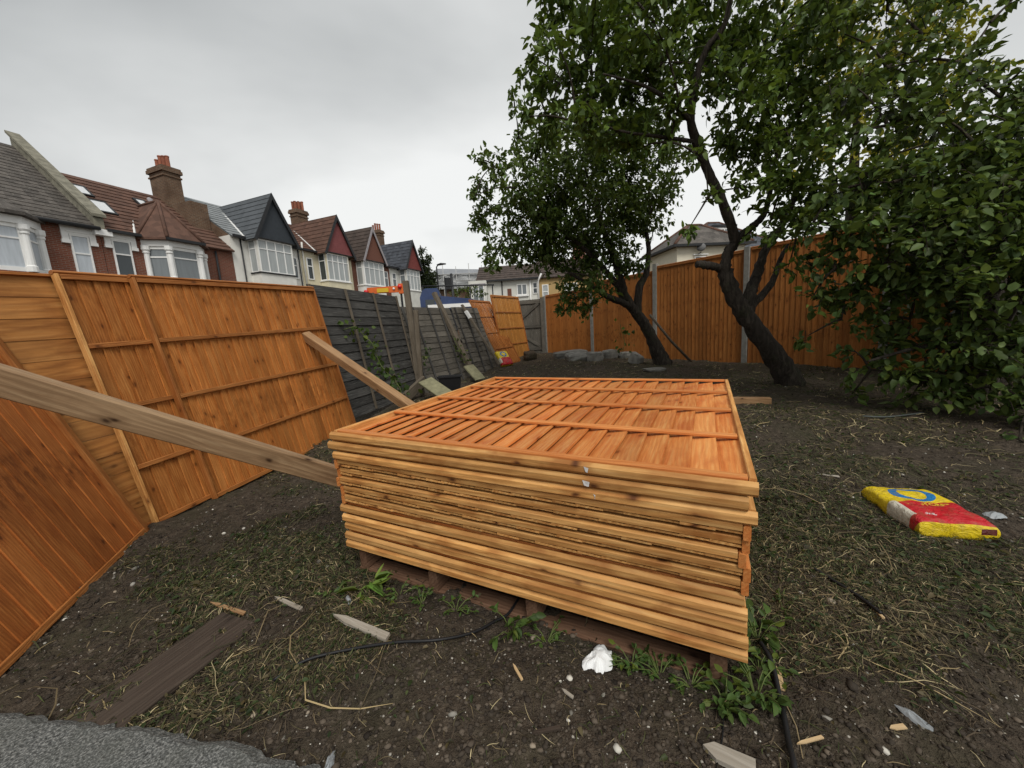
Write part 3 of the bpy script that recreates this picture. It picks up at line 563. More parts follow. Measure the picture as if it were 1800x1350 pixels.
def gable_house(label, u0, u1, bl, br, ap, wall, baymat, roof, gmat, barge, main=None, gl=G_NET, nxb=4, trans=(.72,), side_gl=G_NET, apz=10.17, gw=1.42, extra_win=None, flash=True):
    h = House('terraced_house', (u0 + u1) / 2, label); main = main or roof
    h.boxes('wall', [(u0, u1, 0, 8.2, 1.0, EZ)], wall)
    # party gables
    V = []; Fc = []
    for u in (u0, u1 - .22):
        k = len(V); V += [(u, .05, EZ), (u, 8.15, EZ), (u, 4.1, RZ_ - .1), (u + .22, .05, EZ), (u + .22, 8.15, EZ), (u + .22, 4.1, RZ_ - .1)]
        Fc += [(k, k + 2, k + 1), (k + 3, k + 4, k + 5), (k, k + 3, k + 5, k + 2), (k + 1, k + 2, k + 5, k + 4), (k, k + 1, k + 4, k + 3)]
    h.poly('party_wall', V, Fc, BRICK_OLD)
    r = h.add('roof', courses((u0 + .01, -.22, EZ - .1), (u1 - .01, -.22, EZ - .1), (u0 + .01, 4.1, RZ_), 14, .03, main))
    h.poly('rear_slope', [(u0 + .01, 4.1, RZ_ + .005), (u1 - .01, 4.1, RZ_ + .005), (u1 - .01, 8.4, EZ - .1), (u0 + .01, 8.4, EZ - .1)], [(0, 1, 2, 3)], main, r)
    h.boxes('gutter', [(u0 + .02, ap - gw - .12, -.34, -.2, EZ - .12, EZ), (ap + gw + .12, u1 - .02, -.34, -.2, EZ - .12, EZ)], DARK_TRIM)
    # bay
    yb = -.8; zs = 5.45
    h.boxes('bay', [(bl, br, yb, 0.02, 1.0, zs - .08), (bl, br, yb + .12, .02, zs - .08, zs), (bl + .05, br - .05, yb + .3, .02, zs, EZ - .06), (bl, bl + .12, yb, yb + .12, zs, EZ - .06), (br - .12, br, yb, yb + .12, zs, EZ - .06), (bl, br, yb + .002, yb + .12, EZ - .12, EZ - .04)], baymat)
    h.boxes('bay_sill', [(bl - .06, br + .06, yb - .07, yb + .1, zs - .075, zs - .005), (bl - .06, bl + .12, yb + .1, -.01, zs - .075, zs - .005)], DARK_TRIM if wall is R_WHITE else R_PURE)
    window(h, bl + .05, br - .05, zs, EZ - .13, yb + .03, nxb, gl, trans)
    window(h, yb + .14, -.06, zs, EZ - .13, yb + .03, 1, side_gl, trans, side=bl + .03, d=.04)
    # gable over the bay
    yg = -1.0; sl = (apz - EZ) / gw
    gl_, gr_ = ap - gw, ap + gw
    h.poly('gable', [(gl_ + .12, yg + .14, EZ - .05), (gr_ - .12, yg + .14, EZ - .05), (ap, yg + .14, apz - .18), (gl_ + .12, yg + .35, EZ - .05), (gr_ - .12, yg + .35, EZ - .05), (ap, yg + .35, apz - .18)], [(0, 1, 2), (3, 5, 4), (0, 3, 4, 1), (1, 4, 5, 2), (2, 5, 3, 0)], gmat)
    yk = (apz - EZ) / SL + .05
    gr = h.add('gable_roof', courses((gl_ - .1, yg, EZ - .1 * sl), (gl_ - .1, yk, EZ - .1 * sl), (ap, yg, apz), 9, .028, roof))
    h.add('gable_roof', courses((gr_ + .1, yk, EZ - .1 * sl), (gr_ + .1, yg, EZ - .1 * sl), (ap, yk, apz), 9, .028, roof))
    # bargeboards
    for sg in (-1, 1):
        e0 = Vector((ap + sg * (gw + .1), yg - .03, EZ - .1 * sl)); e1 = Vector((ap, yg - .03, apz + .03)); d = (e1 - e0).normalized(); n = Vector((-d.z, 0, d.x)) * (1 if sg > 0 else -1); n = n if n.z < 0 else -n
        V = [e0, e1, e1 + Vector((0, 0, -.2 / abs(d.x) * .9)), e0 + n * .18]; V += [v + Vector((0, .05, 0)) for v in V]
        f = [(0, 1, 2, 3), (7, 6, 5, 4), (0, 4, 5, 1), (1, 5, 6, 2), (2, 6, 7, 3), (3, 7, 4, 0)]
        h.poly('bargeboard', V, f if sg > 0 else [tuple(reversed(q)) for q in f], barge)
    h.boxes('soffit', [(gl_ - .06, gr_ + .06, yg + .02, .0, EZ - .085, EZ - .045)], DARK_TRIM)
    if flash:
        V = []; a = Vector((ap - gw - .02, -.1, EZ + .06)); b = Vector((ap - .25, yk - .75, apz - .35))
        w = Vector((.09, 0, 0)); h.poly('valley_flashing', [a - w, a + w, b + w, b - w, a - w - Vector((0, 0, .12)), a + w - Vector((0, 0, .12)), b + w - Vector((0, 0, .12)), b - w - Vector((0, 0, .12))], [(0, 1, 2, 3), (0, 4, 5, 1), (0, 3, 7, 4), (1, 5, 6, 2)], LEAD)
    for (a, b, z0, z1) in (extra_win or []): window(h, a, b, z0, z1, -.01, 1, G_DARK if wall is R_CREAM else G_MID, (.62,), t=.07)
    return h
h1 = gable_house('white terraced house with charcoal gable and new grey roof', -.95, 3.55, 0, 2.35, 1.28, R_WHITE, R_WHITE, T_GREY, GAB_GREY, DARK_TRIM, main=T_LIGHT, extra_win=[(2.75, 3.25, 5.4, 6.8)])
h1.add('downpipe', tube('downpipe', [(-.42, -.07, 1), (-.42, -.07, 7.4)], .04, DARK_TRIM, 6)); h1.add('downpipe', tube('downpipe', [(3.40, -.07, 1), (3.40, -.07, 7.35)], .04, DARK_TRIM, 6))
h2 = gable_house('cream terraced house with pinkish red gable and brown roof', 3.6, 8.28, 5.03, 7.15, 6.30, R_CREAM, R_CREAM, T_BROWN, GAB_RED, DARK_TRIM, side_gl=G_DARK, extra_win=[(4.0, 4.5, 5.45, 6.95)])
h2.add('downpipe', tube('downpipe', [(3.75, -.09, 3.4), (3.75, -.09, 7.5), (3.75, -.12, 7.9)], .06, R_WHITE, 6))
chimney(h2, 7.6, 4.1, 9.4, 11.6, 1.0, .75, BRICK_OLD, 6, True)
h3 = gable_house('red brick terraced house with brown gable and pale bargeboards', 8.3, 12.9, 8.72, 11.2, 10.05, BRICK, R_PURE, T_DKBROWN, GAB_BR, GREY_TRIM, gw=1.4, extra_win=[(12.0, 12.6, 5.45, 6.95)])
h4 = gable_house('far white terraced house with dark red gable and slate roof', 12.92, 17.2, 14.35, 16.6, 15.6, R_GREYW, R_GREYW, T_BLUES, GAB_RED2, DARK_TRIM, side_gl=G_MID, extra_win=[(13.2, 13.8, 5.5, 6.95)], flash=False)
chimney(h4, 16.9, 4.1, 9.4, 12.0, .7, 1.1, BRICK_OLD, 4)

# ---- red brick house with hipped bay (left) and the slate-roofed one beside it
SURR = R_PURE
def surround(h, u0, u1, z0, z1, y=-.0):
    """white lintel with scrolled ears, and sill"""
    h.boxes('window_surround', [(u0 - .22, u1 + .22, y - .07, y + .02, z1 + .02, z1 + .34), (u0 - .22, u0 - .02, y - .07, y + .02, z1 - .22, z1 + .02), (u1 + .02, u1 + .22, y - .07, y + .02, z1 - .22, z1 + .02),
        (u0 - .25, u0 - .01, y - .10, y + .02, z1 - .36, z1 - .22), (u1 + .01, u1 + .25, y - .10, y + .02, z1 - .36, z1 - .22), (u0 - .1, u1 + .1, y - .10, y + .02, z1 + .10, z1 + .16)], SURR)
    h.boxes('window_sill', [(u0 - .18, u1 + .18, y - .12, y + .02, z0 - .12, z0)], SURR)
def canted_bay(h, u0, u1, y, z0, z1, wallmat, gls, ztop):
    """canted bay: left cant, front, right cant, white columns at the corners; windows from z0 to z1"""
    c = .62; P = [(u0, 0), (u0 + c, y), (u1 - c, y), (u1, 0)]
    V = [(a, b, 1.0) for a, b in P] + [(a, b, z0 - .1) for a, b in P]; h.poly('bay', V, [(0, 1, 5, 4), (1, 2, 6, 5), (2, 3, 7, 6), (4, 5, 6, 7)], wallmat)
    V = [(a, b - .05, z1) for a, b in P] + [(a, b - .05, ztop) for a, b in P] + [(u0, .02, z1), (u1, .02, z1)]
    V[0] = (u0 - .08, .0, z1); V[3] = (u1 + .08, .0, z1); V[4] = (u0 - .08, .0, ztop); V[7] = (u1 + .08, 0, ztop)
    h.poly('bay_fascia', V, [(0, 1, 5, 4), (1, 2, 6, 5), (2, 3, 7, 6), (0, 3, 2, 1), (4, 5, 6, 7)], SURR)
    h.poly('bay_core', [(a, b + .22 if b < 0 else .02, zz) for zz in (z0 - .1, z1) for a, b in [(u0 + .15, 0), (u0 + c, y), (u1 - c, y), (u1 - .15, 0)]], [(0, 1, 5, 4), (1, 2, 6, 5), (2, 3, 7, 6)], G_DARK)
    for (a, b) in [(u0 + .03, -.06), (u0 + c, y + .02), (u1 - c, y + .02), (u1 - .03, -.06)]:
        n = 10; prof = [(.15, z0 - .1), (.15, z0 + .1), (.115, z0 + .14), (.105, z1 - .36), (.14, z1 - .33), (.14, z1 - .28), (.12, z1 - .26), (.17, z1 - .18), (.17, z1)]
        VV = [(a + r_ * math.cos(2 * math.pi * k / n), b + r_ * math.sin(2 * math.pi * k / n), z) for r_, z in prof for k in range(n)]
        h.poly('column', VV, [(i * n + k, i * n + (k + 1) % n, (i + 1) * n + (k + 1) % n, (i + 1) * n + k) for i in range(len(prof) - 1) for k in range(n)], SURR)
    for (p, q), g in zip(((P[0], P[1]), (P[1], P[2]), (P[2], P[3])), gls):
        p, q = Vector((*p, 0)), Vector((*q, 0)); d = q - p; L = d.length; d.normalize(); nrm = Vector((d.y, -d.x, 0)); t = .06
        def qb(s0, s1, a0, a1, dd0, dd1):
            vs = [p + d * s + nrm * (-dd) for s, dd in ((s0, dd0), (s1, dd0), (s1, dd1), (s0, dd1))]; return [(v.x, v.y, a0) for v in vs] + [(v.x, v.y, a1) for v in vs]
        def prism(lst):
            V_, F_ = [], []
            for b in lst: k = len(V_); V_ += qb(*b); F_ += [(k, k + 3, k + 2, k + 1), (k + 4, k + 5, k + 6, k + 7), (k, k + 1, k + 5, k + 4), (k + 1, k + 2, k + 6, k + 5), (k + 2, k + 3, k + 7, k + 6), (k + 3, k, k + 4, k + 7)]
            return V_, F_
        s0, s1 = .1, L - .1; zm = z0 + (z1 - z0) * .68
        f = h.poly('window', *prism([(s0, s1, z0 - .1, z0 + t, .02, .12), (s0, s1, z1 - t - .08, z1, .02, .12), (s0, s0 + t, z0 + t, z1 - t - .08, .02, .12), (s1 - t, s1, z0 + t, z1 - t - .08, .02, .12), (s0 + t, s1 - t, zm - .03, zm + .03, .03, .12)]), SURR)
        for a0, a1 in ((z0 + t, zm - .03), (zm + .03, z1 - t - .08)): h.poly('pane', *prism([(s0 + t, s1 - t, a0, a1, .06, .09)]), g, f)
E5, R5, Y5 = 6.62, 9.92, 4.0; s5 = (R5 - E5) / Y5
h5 = House('terraced_house', -3.7, 'red brick terraced house with hipped brown roof over a white columned bay')
h5.boxes('wall', [(-6.5, -.97, 0, 8, 1.0, E5)], BRICK)
h5.add('roof', courses((-6.38, -.25, E5 - .12), (-.97, -.25, E5 - .12), (-6.38, Y5, R5), 14, .035, T_BROWN))
h5.poly('rear_slope', [(-6.5, Y5, R5), (-.97, Y5, R5), (-.97, 8.2, E5), (-6.5, 8.2, E5)], [(0, 1, 2, 3)], T_BROWN)
h5.boxes('gutter', [(-6.38, -5.2, -.36, -.22, E5 - .16, E5 - .04)], DARK_TRIM)
surround(h5, -6.2, -5.55, 4.6, 6.18); window(h5, -6.2, -5.55, 4.6, 6.2, -.01, 1, [G_DARK, G_MID], (.62,), t=.06)
canted_bay(h5, -5.05, -2.5, -.75, 4.55, 6.12, BRICK, (G_MID, G_MID, G_MID), 6.5)
hp = [(-5.3, -.1), (-4.55, -1.0), (-3.0, -1.0), (-2.2, -.1)]; apx = (-3.75, .7, 8.62)
V = [(a, b, E5 - .14) for a, b in hp] + [apx, (-3.75, (8.62 - E5) / s5 + .3, 8.62)] + [(a, b, E5 - .24) for a, b in hp]
h5.poly('bay_roof', V, [(0, 1, 4), (1, 2, 4), (2, 3, 4), (3, 5, 4), (0, 4, 5), (6, 7, 1, 0), (7, 8, 2, 1), (8, 9, 3, 2), (9, 8, 7, 6)], T_BROWN)
for a, b in (((hp[1][0], hp[1][1], E5 - .11), apx), ((hp[2][0], hp[2][1], E5 - .11), apx), (apx, (-3.75, 2.6, 8.64)), ((hp[0][0], hp[0][1], E5 - .1), apx)): h5.add('hip_tiles', tube('hip_tiles', [a, b], .075, T_BROWN, 6))
h5.add('valley_flashing', tube('valley_flashing', [(-5.35, -.15, E5 + .0), (-4.75, 1.05, 7.5)], .05, LEAD, 5))
h5.boxes('gutter', [(-4.6, -2.95, -1.1, -.98, E5 - .26, E5 - .14)], DARK_TRIM)
h5.add('downpipe', tube('downpipe', [(-1.9, -.08, 1), (-1.9, -.08, 6.4)], .05, DARK_TRIM, 6))
def on_roof(px, py, E0=E5, s=s5):
    Minv = S_M.inverted(); o = Minv @ Vector((0, 0, CAM_H)); d = (Minv.to_3x3() @ ray(px, py)); t = (E0 + s * o.y - o.z) / (d.z - s * d.y); p = o + d * t; return p
rn = Vector((0, -s5, 1)).normalized()
for q in ([(113, 325), (145, 330), (166, 349), (134, 344)], [(150, 353), (182, 358), (208, 381), (176, 377)], [(231, 351), (250, 355), (268, 369), (249, 367)]):
    P = [on_roof(*a) for a in q]; u0, u1 = sorted((.5 * (P[0].x + P[3].x), .5 * (P[1].x + P[2].x))); y1, y0 = .5 * (P[0].y + P[1].y), .5 * (P[2].y + P[3].y)
    if y0 > y1: y0, y1 = y1, y0
    def rq(a0, a1, b0, b1, h0, h1_):
        pts = [Vector((a, b, E5 + s5 * b)) for a, b in ((a0, b0), (a1, b0), (a1, b1), (a0, b1))]; return [p + rn * h0 for p in pts] + [p + rn * h1_ for p in pts]
    bf = [(0, 3, 2, 1), (4, 5, 6, 7), (0, 1, 5, 4), (1, 2, 6, 5), (2, 3, 7, 6), (3, 0, 4, 7)]; V_, F_ = [], []
    for b in ((u0, u1, y0, y0 + .08, 0, .14), (u0, u1, y1 - .08, y1, 0, .14), (u0, u0 + .08, y0 + .08, y1 - .08, 0, .14), (u1 - .08, u1, y0 + .08, y1 - .08, 0, .14)):
        k = len(V_); V_ += rq(*b); F_ += [tuple(i + k for i in f) for f in bf]
    f = h5.poly('skylight', V_, F_, DARK_TRIM); h5.poly('pane', rq(u0 + .08, u1 - .08, y0 + .08, y1 - .08, .05, .125), bf, G_SKY, f)
chimney(h5, -1.55, 3.7, 8.2, 11.45, .85, 1.3, BRICK_OLD, 4)
h5.boxes('chimney_breast', [(-1.85, -.98, 1.4, 3.0, 7.2, 9.3)], BRICK_OLD)
sd = h5.add('satellite_dish', tube('satellite_dish', [on_roof(262, 366) + Vector((0, -.25, .3)), on_roof(262, 366) + Vector((.02, -.30, .32))], .20, GREY_TRIM, 12))

h0 = House('terraced_house', -9.5, 'brick terraced house at far left with old slate roof and white columned bay')
h0.boxes('wall', [(-14, -6.52, 0, 8, 1.0, E5)], BRICK)
h0.add('roof', courses((-14, -.28, E5 - .12), (-6.66, -.28, E5 - .12), (-14, 5.2, 11.0), 22, .022, T_SLATE))
h0.poly('rear_slope', [(-14, 5.2, 11), (-6.6, 5.2, 11), (-6.6, 9, E5), (-14, 9, E5)], [(0, 1, 2, 3)], T_SLATE)
h0.add('gutter', tube('gutter', [(-14, -.36, E5 - .1), (-6.62, -.36, E5 - .1)], .08, DARK_TRIM, 8))
sp_ = (11 - E5) / 5.2
V = []
for u in (-6.66, -6.36): V += [(u, -.15, E5 - .3), (u, -.15, E5 + .42), (u, 5.3, 11.52), (u, 5.3, 9)]
h0.poly('parapet', V, [(0, 1, 2, 3), (7, 6, 5, 4), (0, 4, 5, 1), (2, 6, 7, 3)], STONE_COP)
V = []
for u in (-6.74, -6.28): V += [(u, -.25, E5 + .42), (u, -.25, E5 + .54), (u, 5.4, 11.7), (u, 5.4, 11.58)]
h0.poly('parapet_coping', V, [(0, 1, 2, 3), (7, 6, 5, 4), (0, 4, 5, 1), (1, 5, 6, 2), (2, 6, 7, 3), (3, 7, 4, 0)], STONE_COP)
h0.boxes('kneeler', [(-6.78, -6.22, -.32, .2, E5 - .35, E5 - .1)], R_PURE)
surround(h0, -7.5, -6.92, 4.5, 6.15); window(h0, -7.5, -6.92, 4.5, 6.17, -.01, 1, G_FROST, (.55,), t=.06)
canted_bay(h0, -10.9, -8.3, -.7, 4.5, 6.12, BRICK, (G_FROST, G_FROST, G_FROST), 6.5)
h0.poly('bay_roof', [(-11.1, -.1, E5 - .1), (-10.3, -1.0, E5 - .1), (-8.9, -1.0, E5 - .1), (-8.1, -.1, E5 - .1), (-9.6, 1.2, E5 + sp_ * 1.2 + .3), (-10.3, -1.0, E5 - .22), (-8.9, -1, E5 - .22), (-8.1, -.1, E5 - .22), (-11.1, -.1, E5 - .22)], [(0, 1, 4), (1, 2, 4), (2, 3, 4), (1, 5, 6, 2), (2, 6, 7, 3), (5, 8, 7, 6)], T_SLATE)

# ---- white house seen over the orange fence
def hip_house(name, label, c, ang, L, D, z0, ze, zr, wall, roof, parts=None):
    M = Matrix.Translation(c) @ RZ(ang); h = House(name, 0, label, 0, M)
    h.boxes('wall', [(0, L, 0, D, z0, ze)], wall)
    o = .3; k = D / 2 + o; V = [(-o, -o, ze - .05), (L + o, -o, ze - .05), (L + o, D + o, ze - .05), (-o, D + o, ze - .05), (k - o, D / 2, zr), (L - k + o, D / 2, zr)] + [(-o, -o, ze - .17), (L + o, -o, ze - .17), (L + o, D + o, ze - .17), (-o, D + o, ze - .17)]
    h.poly('roof', V, [(0, 1, 5, 4), (1, 2, 5), (2, 3, 4, 5), (3, 0, 4), (0, 6, 7, 1), (1, 7, 8, 2), (2, 8, 9, 3), (3, 9, 6, 0), (6, 9, 8, 7)], roof)
    for a, b in ((0, 4), (1, 5), (4, 5), (3, 4)): h.add('hip_tiles', tube('hip_tiles', [V[a], V[b]], .09, T_BROWN, 6))
    h.boxes('gutter', [(-o - .1, L + o + .1, -o - .1, -o, ze - .2, ze - .07), (-o - .1, -o, -o, D + o, ze - .2, ze - .07)], DARK_TRIM)
    return h
R_IVORY = plain('ivory_render', (.70, .65, .52), .85, .06, 2)
wh = hip_house('rendered_house', 'cream rendered house with mossy hipped roof seen over the orange fence', at(1190, 437, 22) * 1 - Vector((0, 0, at(1190, 437, 22).z)), R(6), 4.2, 3.4, 0, 5.32, 6.72, R_IVORY, T_SLATE)
window(wh, 1.05, 1.75, 3.6, 4.6, -.01, 1, G_DARK, (.5,), t=.06); wh.boxes('window_hood', [(.95, 1.85, -.12, .02, 4.66, 4.72)], R_PURE)
wh.add('satellite_dish', tube('satellite_dish', [(1.25, -.35, 5.02), (1.20, -.41, 5.05)], [.24, .22], plain('dish_grey', (.12, .12, .12), .7, .2), 14)); wh.add('dish_arm', tube('dish_arm', [(1.25, 0, 4.7), (1.25, -.35, 4.76)], .025, DARK_TRIM, 5))
gh2 = hip_house('slate_house', 'slate roofed house with white dormer behind the cream house', (13.2, 27.0, 0), R(8), 9, 8, 0, 5.2, 8.6, R_IVORY, T_BLUES)
gh2.boxes('dormer', [(2.3, 3.9, .9, 3.5, 5.9, 7.5)], R_PURE); window(gh2, 2.4, 3.8, 6.2, 7.4, .88, 2, G_MID, t=.07); gh2.boxes('dormer_roof', [(2.15, 4.05, .75, 3.6, 7.505, 7.65)], DARK_TRIM)

# ---- white cottages beyond the gate
w2 = House('rendered_cottage', 0, 'white rendered cottage beyond the gate with brown roof', 0, Matrix.Translation((-2.2, 30, 0)) @ RZ(R(-2)))
w2.boxes('wall', [(0, 4.75, 0, 6, 0, 5.0)], R_GREYW); w2.add('roof', courses((-.1, -.25, 4.95), (4.76, -.25, 4.95), (-.1, 3, 6.5), 7, .03, T_DKBROWN)); w2.poly('rear_slope', [(-.1, 3, 6.5), (4.76, 3, 6.5), (4.76, 6, 5), (-.1, 6, 5)], [(0, 1, 2, 3)], T_BROWN)
w2.boxes('gutter', [(-.1, 4.76, -.36, -.24, 4.85, 4.97)], DARK_TRIM)
w2.boxes('bay', [(-.6, .75, -.9, -.01, 0, 4.9)], R_GREYW); window(w2, -.3, .55, 3.3, 4.55, -.92, 2, G_MID, (.5,)); w2.boxes('bay_hood', [(-.45, .7, -1.0, -.9, 4.6, 4.68)], GREY_TRIM)
window(w2, 3.05, 3.85, 3.7, 4.55, -.01, 2, G_MID, t=.07); w2.boxes('sill', [(2.95, 3.95, -.12, .0, 3.6, 3.69)], R_PURE); w2.boxes('door', [(2.3, 2.62, -.03, .0, 2.2, 4.25)], GAB_BR)
window(w2, 4.3, 4.66, 3.75, 4.6, -.01, 1, G_DARK, (.5,), t=.05)
w2.add('downpipe', tube('downpipe', [(1.9, -.08, 0), (1.9, -.08, 4.85)], .05, DARK_TRIM, 6)); w2.add('downpipe', tube('downpipe', [(4.1, -.08, 0), (4.1, -.08, 4.85)], .05, R_PURE, 6)); w2.add('downpipe', tube('downpipe', [(4.73, -.1, 0), (4.73, -.1, 4.7), (5.0, -.3, 5.2)], .07, R_PURE, 6))
R_OCHRE = plain('ochre_render', (.42, .29, .13), .85, .1, 2)
w3 = House('ochre_cottage', 0, 'ochre cottage behind the gate, right of the white one, partly hidden by the tree', 0, Matrix.Translation((2.58, 29.95, 0)) @ RZ(R(-2)))
w3.boxes('wall', [(0, 5, 0, 6, 0, 4.9)], R_OCHRE); w3.add('roof', courses((-.0, -.25, 4.9), (5, -.25, 4.9), (-.0, 3, 6.7), 7, .03, T_DKBROWN)); w3.poly('rear_slope', [(0, 3, 6.7), (5, 3, 6.7), (5, 6, 5), (0, 6, 5)], [(0, 1, 2, 3)], T_BROWN)
window(w3, .25, .75, 3.3, 4.4, -.01, 1, G_NET, (.5,), t=.07); window(w3, 2, 3, 3.3, 4.4, -.01, 2, G_NET, (.5,), t=.07); w3.boxes('chimney', [(3.2, 4.2, 2.6, 3.4, 6.6, 8.3)], BRICK)

# ---- building wrapped in scaffold sheeting
ma = Mat('scaffold_sheeting'); t = ma.node('ShaderNodeTexCoord').outputs['Object']
n = ma.noise(ma.mapping(t, (.5, .5, 1.4)), 1.4, 5, .6).outputs['Fac']
ma.base(ma.ramp(n, [(.35, (.22, .23, .24)), (.65, (.52, .53, .53))]), .6, .3); SHEET = ma.m
sc = House('scaffolded_building', 0, 'distant building wrapped in pale scaffold sheeting', 0, Matrix.Translation((-9.5, 48, 0)) @ RZ(R(4)))
def wavy(u0, u1, z0, z1, y, nx_, nz_, amp, mat):
    V = [(u0 + (u1 - u0) * i / nx_, y + amp * math.sin(i * 1.3 + j * .9) + amp * .6 * math.sin(i * 2.9 - j * 1.7), z0 + (z1 - z0) * j / nz_) for j in range(nz_ + 1) for i in range(nx_ + 1)]
    return mesh('sheeting', V, [(j * (nx_ + 1) + i, j * (nx_ + 1) + i + 1, (j + 1) * (nx_ + 1) + i + 1, (j + 1) * (nx_ + 1) + i) for j in range(nz_) for i in range(nx_)], mat, True)
sc.boxes('wall', [(.1, 9.8, .3, 7.5, 0, 7.3)], BRICK_OLD)
sc.add('sheeting', wavy(0, 10, 6.6, 8.3, -.2, 24, 6, .09, SHEET))
sc.add('roof_sheeting', mesh('roof_sheeting', [(0, -.3, 8.3), (10, -.3, 8.0), (9.5, 4, 9.2), (.6, 4, 9.75), (0, 8, 8.3), (10, 8, 8)], [(0, 1, 2, 3), (3, 2, 5, 4), (0, 3, 4), (1, 5, 2)], plain('grey_sheet_roof', (.20, .21, .225), .6, .2, 1)))
POLE = plain('steel_tube', (.38, .38, .37), .5, .1)
for i in range(7):
    u = .2 + i * 1.6; sc.add('scaffold_pole', tube('scaffold_pole', [(u, -.42, 0), (u, -.42, 9.2 + .3 * (i % 2))], .045, POLE, 6))
for z in (6.55, 7.5, 8.3): sc.add('scaffold_rail', tube('scaffold_rail', [(-.2, -.47, z), (10.2, -.47, z - .05)], .045, POLE, 6))
for u in (1.0, 4.3, 7.5): sc.add('scaffold_brace', tube('scaffold_brace', [(u, -.52, 6.3), (u + 2.2, -.52, 8.2)], .04, POLE, 6))

# ---- street furniture beyond the fence
lp = at(770, 500, 30); b0_ = Vector((lp.x, lp.y, gh(lp.x, lp.y) - .1))
o = empty('street_lamp', Matrix.Translation(b0_)); tag(o, 'dark street lamp post standing far off left of the traffic signal', 'street lamp')
tz = at(768, 466, 30).z - b0_.z
ob('pole', tube('pole', [(0, 0, 0), (0, 0, 2), (0, 0, tz - .15), (.12, 0, tz)], [.09, .07, .05, .05], DARK_TRIM, 8), o); ob('lamp_head', tube('lamp_head', [(.05, 0, tz), (.35, 0, tz + .06), (.75, 0, tz + .05)], [.06, .1, .05], DARK_TRIM, 8), o)
sg = at(797, 520, 24); b0_ = Vector((sg.x, sg.y, gh(sg.x, sg.y) - .1)); tz = at(793, 481, 24).z - b0_.z
o = empty('traffic_signal', Matrix.Translation(b0_)); tag(o, 'black traffic signal seen from behind over the dark fence', 'traffic signal')
ob('pole', tube('pole', [(0, 0, 0), (-.03, 0, tz)], .085, DARK_TRIM, 8), o); ob('signal_head', boxes('signal_head', [(-.42, -.13, -.14, .12, tz - .95, tz - .25)], DARK_TRIM), o); ob('visor', boxes('visor', [(-.47, -.43, -.2, .2, tz - 1.0, tz - .2)], DARK_TRIM), o)
o = empty('guard_rail', Matrix.Translation((at(740, 505, 22).x, 22, 1.0))); tag(o, 'thin dark guard rail along the road behind the dark fence', 'railing')
rz = at(790, 504, 22).z - 1.0
ob('rail', tube('rail', [(0, 0, rz + .12), (4.2, 0, rz - .05)], .04, DARK_TRIM, 6), o)
for u in (.1, 1.4, 2.8, 4.1): ob('post', tube('post', [(u, 0, -.2), (u, 0, rz + .1 - u * .04)], .04, DARK_TRIM, 6), o)

# ---- blue flatbed truck and orange light board
BLUE = plain('blue_paint', (.028, .05, .13), .35, .2, 4, spec=.5); ORANGE = plain('orange_paint', (.62, .12, .015), .4, .15, 4, spec=.5); YELLOWP = plain('yellow_plate', (.62, .42, .03), .4, .05); REDL = plain('red_lens', (.6, .01, .015), .25, .1, spec=.6); GLS = G_DARK; TYRE = plain('tyre_rubber', (.018, .018, .018), .8, .2)
c = at(740, 520, 16); zt = at(745, 507, 16).z; zr = at(800, 524, 16).z; gz0 = gh(c.x, 16.2)
tr_ = empty('flatbed_truck', frame((c.x - .1, 16.2, gz0), (1, .12, 0), (0, 0, 1))); tag(tr_, 'blue flatbed truck parked behind the dark fence', 'truck')
hz_ = zt - gz0; lz = zr - gz0
def cabmesh():
    P = [(0, .9), (0, hz_ - .35), (.12, hz_ - .05), (.25, hz_ + .02), (.75, hz_ + .02), (.82, hz_ - .1), (.82, .9)]
    V = [(a, b, z) for b in (0, 1.8) for a, z in P]; n = len(P); return mesh('cab', V, [tuple(range(n)), tuple(reversed(range(n, 2 * n)))] + [(i, i + n, (i + 1) % n + n, (i + 1) % n) for i in range(n)], BLUE)
ob('cab', cabmesh(), tr_); ob('cab_window', boxes('cab_window', [(.22, .6, -.02, .0, hz_ - .75, hz_ - .45)], GLS), tr_)
V = [(.86, 0, lz - .42), (2.6, 0, lz - .42), (2.6, 0, lz - .2), (2.2, 0, lz - .03), (.86, 0, lz + .16)]; V += [(a, 1.8, z) for a, _, z in V]
ob('bed_side', mesh('bed_side', V, [(0, 1, 2, 3, 4), (9, 8, 7, 6, 5), (0, 5, 6, 1), (1, 6, 7, 2), (2, 7, 8, 3), (3, 8, 9, 4), (4, 9, 5, 0)], BLUE), tr_)
ob('white_stripe', boxes('white_stripe', [(.3, 2.75, -.03, -.004, lz - .36, lz - .2)], R_PURE), tr_); ob('chassis', boxes('chassis', [(.1, 2.6, .1, 1.7, .45, lz - .425)], DARK_TRIM), tr_)
for u in (.45, 2.1):
    for y in (.05, 1.55): ob('wheel', tube('wheel', [(u, y, .42), (u, y + .22, .42)], .42, TYRE, 16), tr_)
a = at(640, 507, 15); b = at(705, 497, 15); ga = gh(a.x, 15)
lb = empty('light_board_trailer', frame((a.x, 15, ga), (b.x - a.x, .0, 0), (0, 0, 1))); tag(lb, 'orange vehicle tail frame with red lights and yellow number plate above the dark fence', 'vehicle')
Lx = b.x - a.x; za = a.z - ga; zb_ = b.z - ga - .05
ob('beam', boxes('beam', [(.1, Lx, 0, .09, zb_ - .30, zb_ - .06)], ORANGE), lb); ob('upright', boxes('upright', [(Lx - .12, Lx + .06, -.03, .12, zb_ - .36, zb_ + .02)], ORANGE), lb); ob('leg', boxes('leg', [(Lx - .08, Lx - .02, 0.001, .1, .5, zb_ - .361)], DARK_TRIM), lb)
ob('leg', boxes('leg', [(.12, .18, .001, .1, .5, zb_ - .305)], DARK_TRIM), lb)
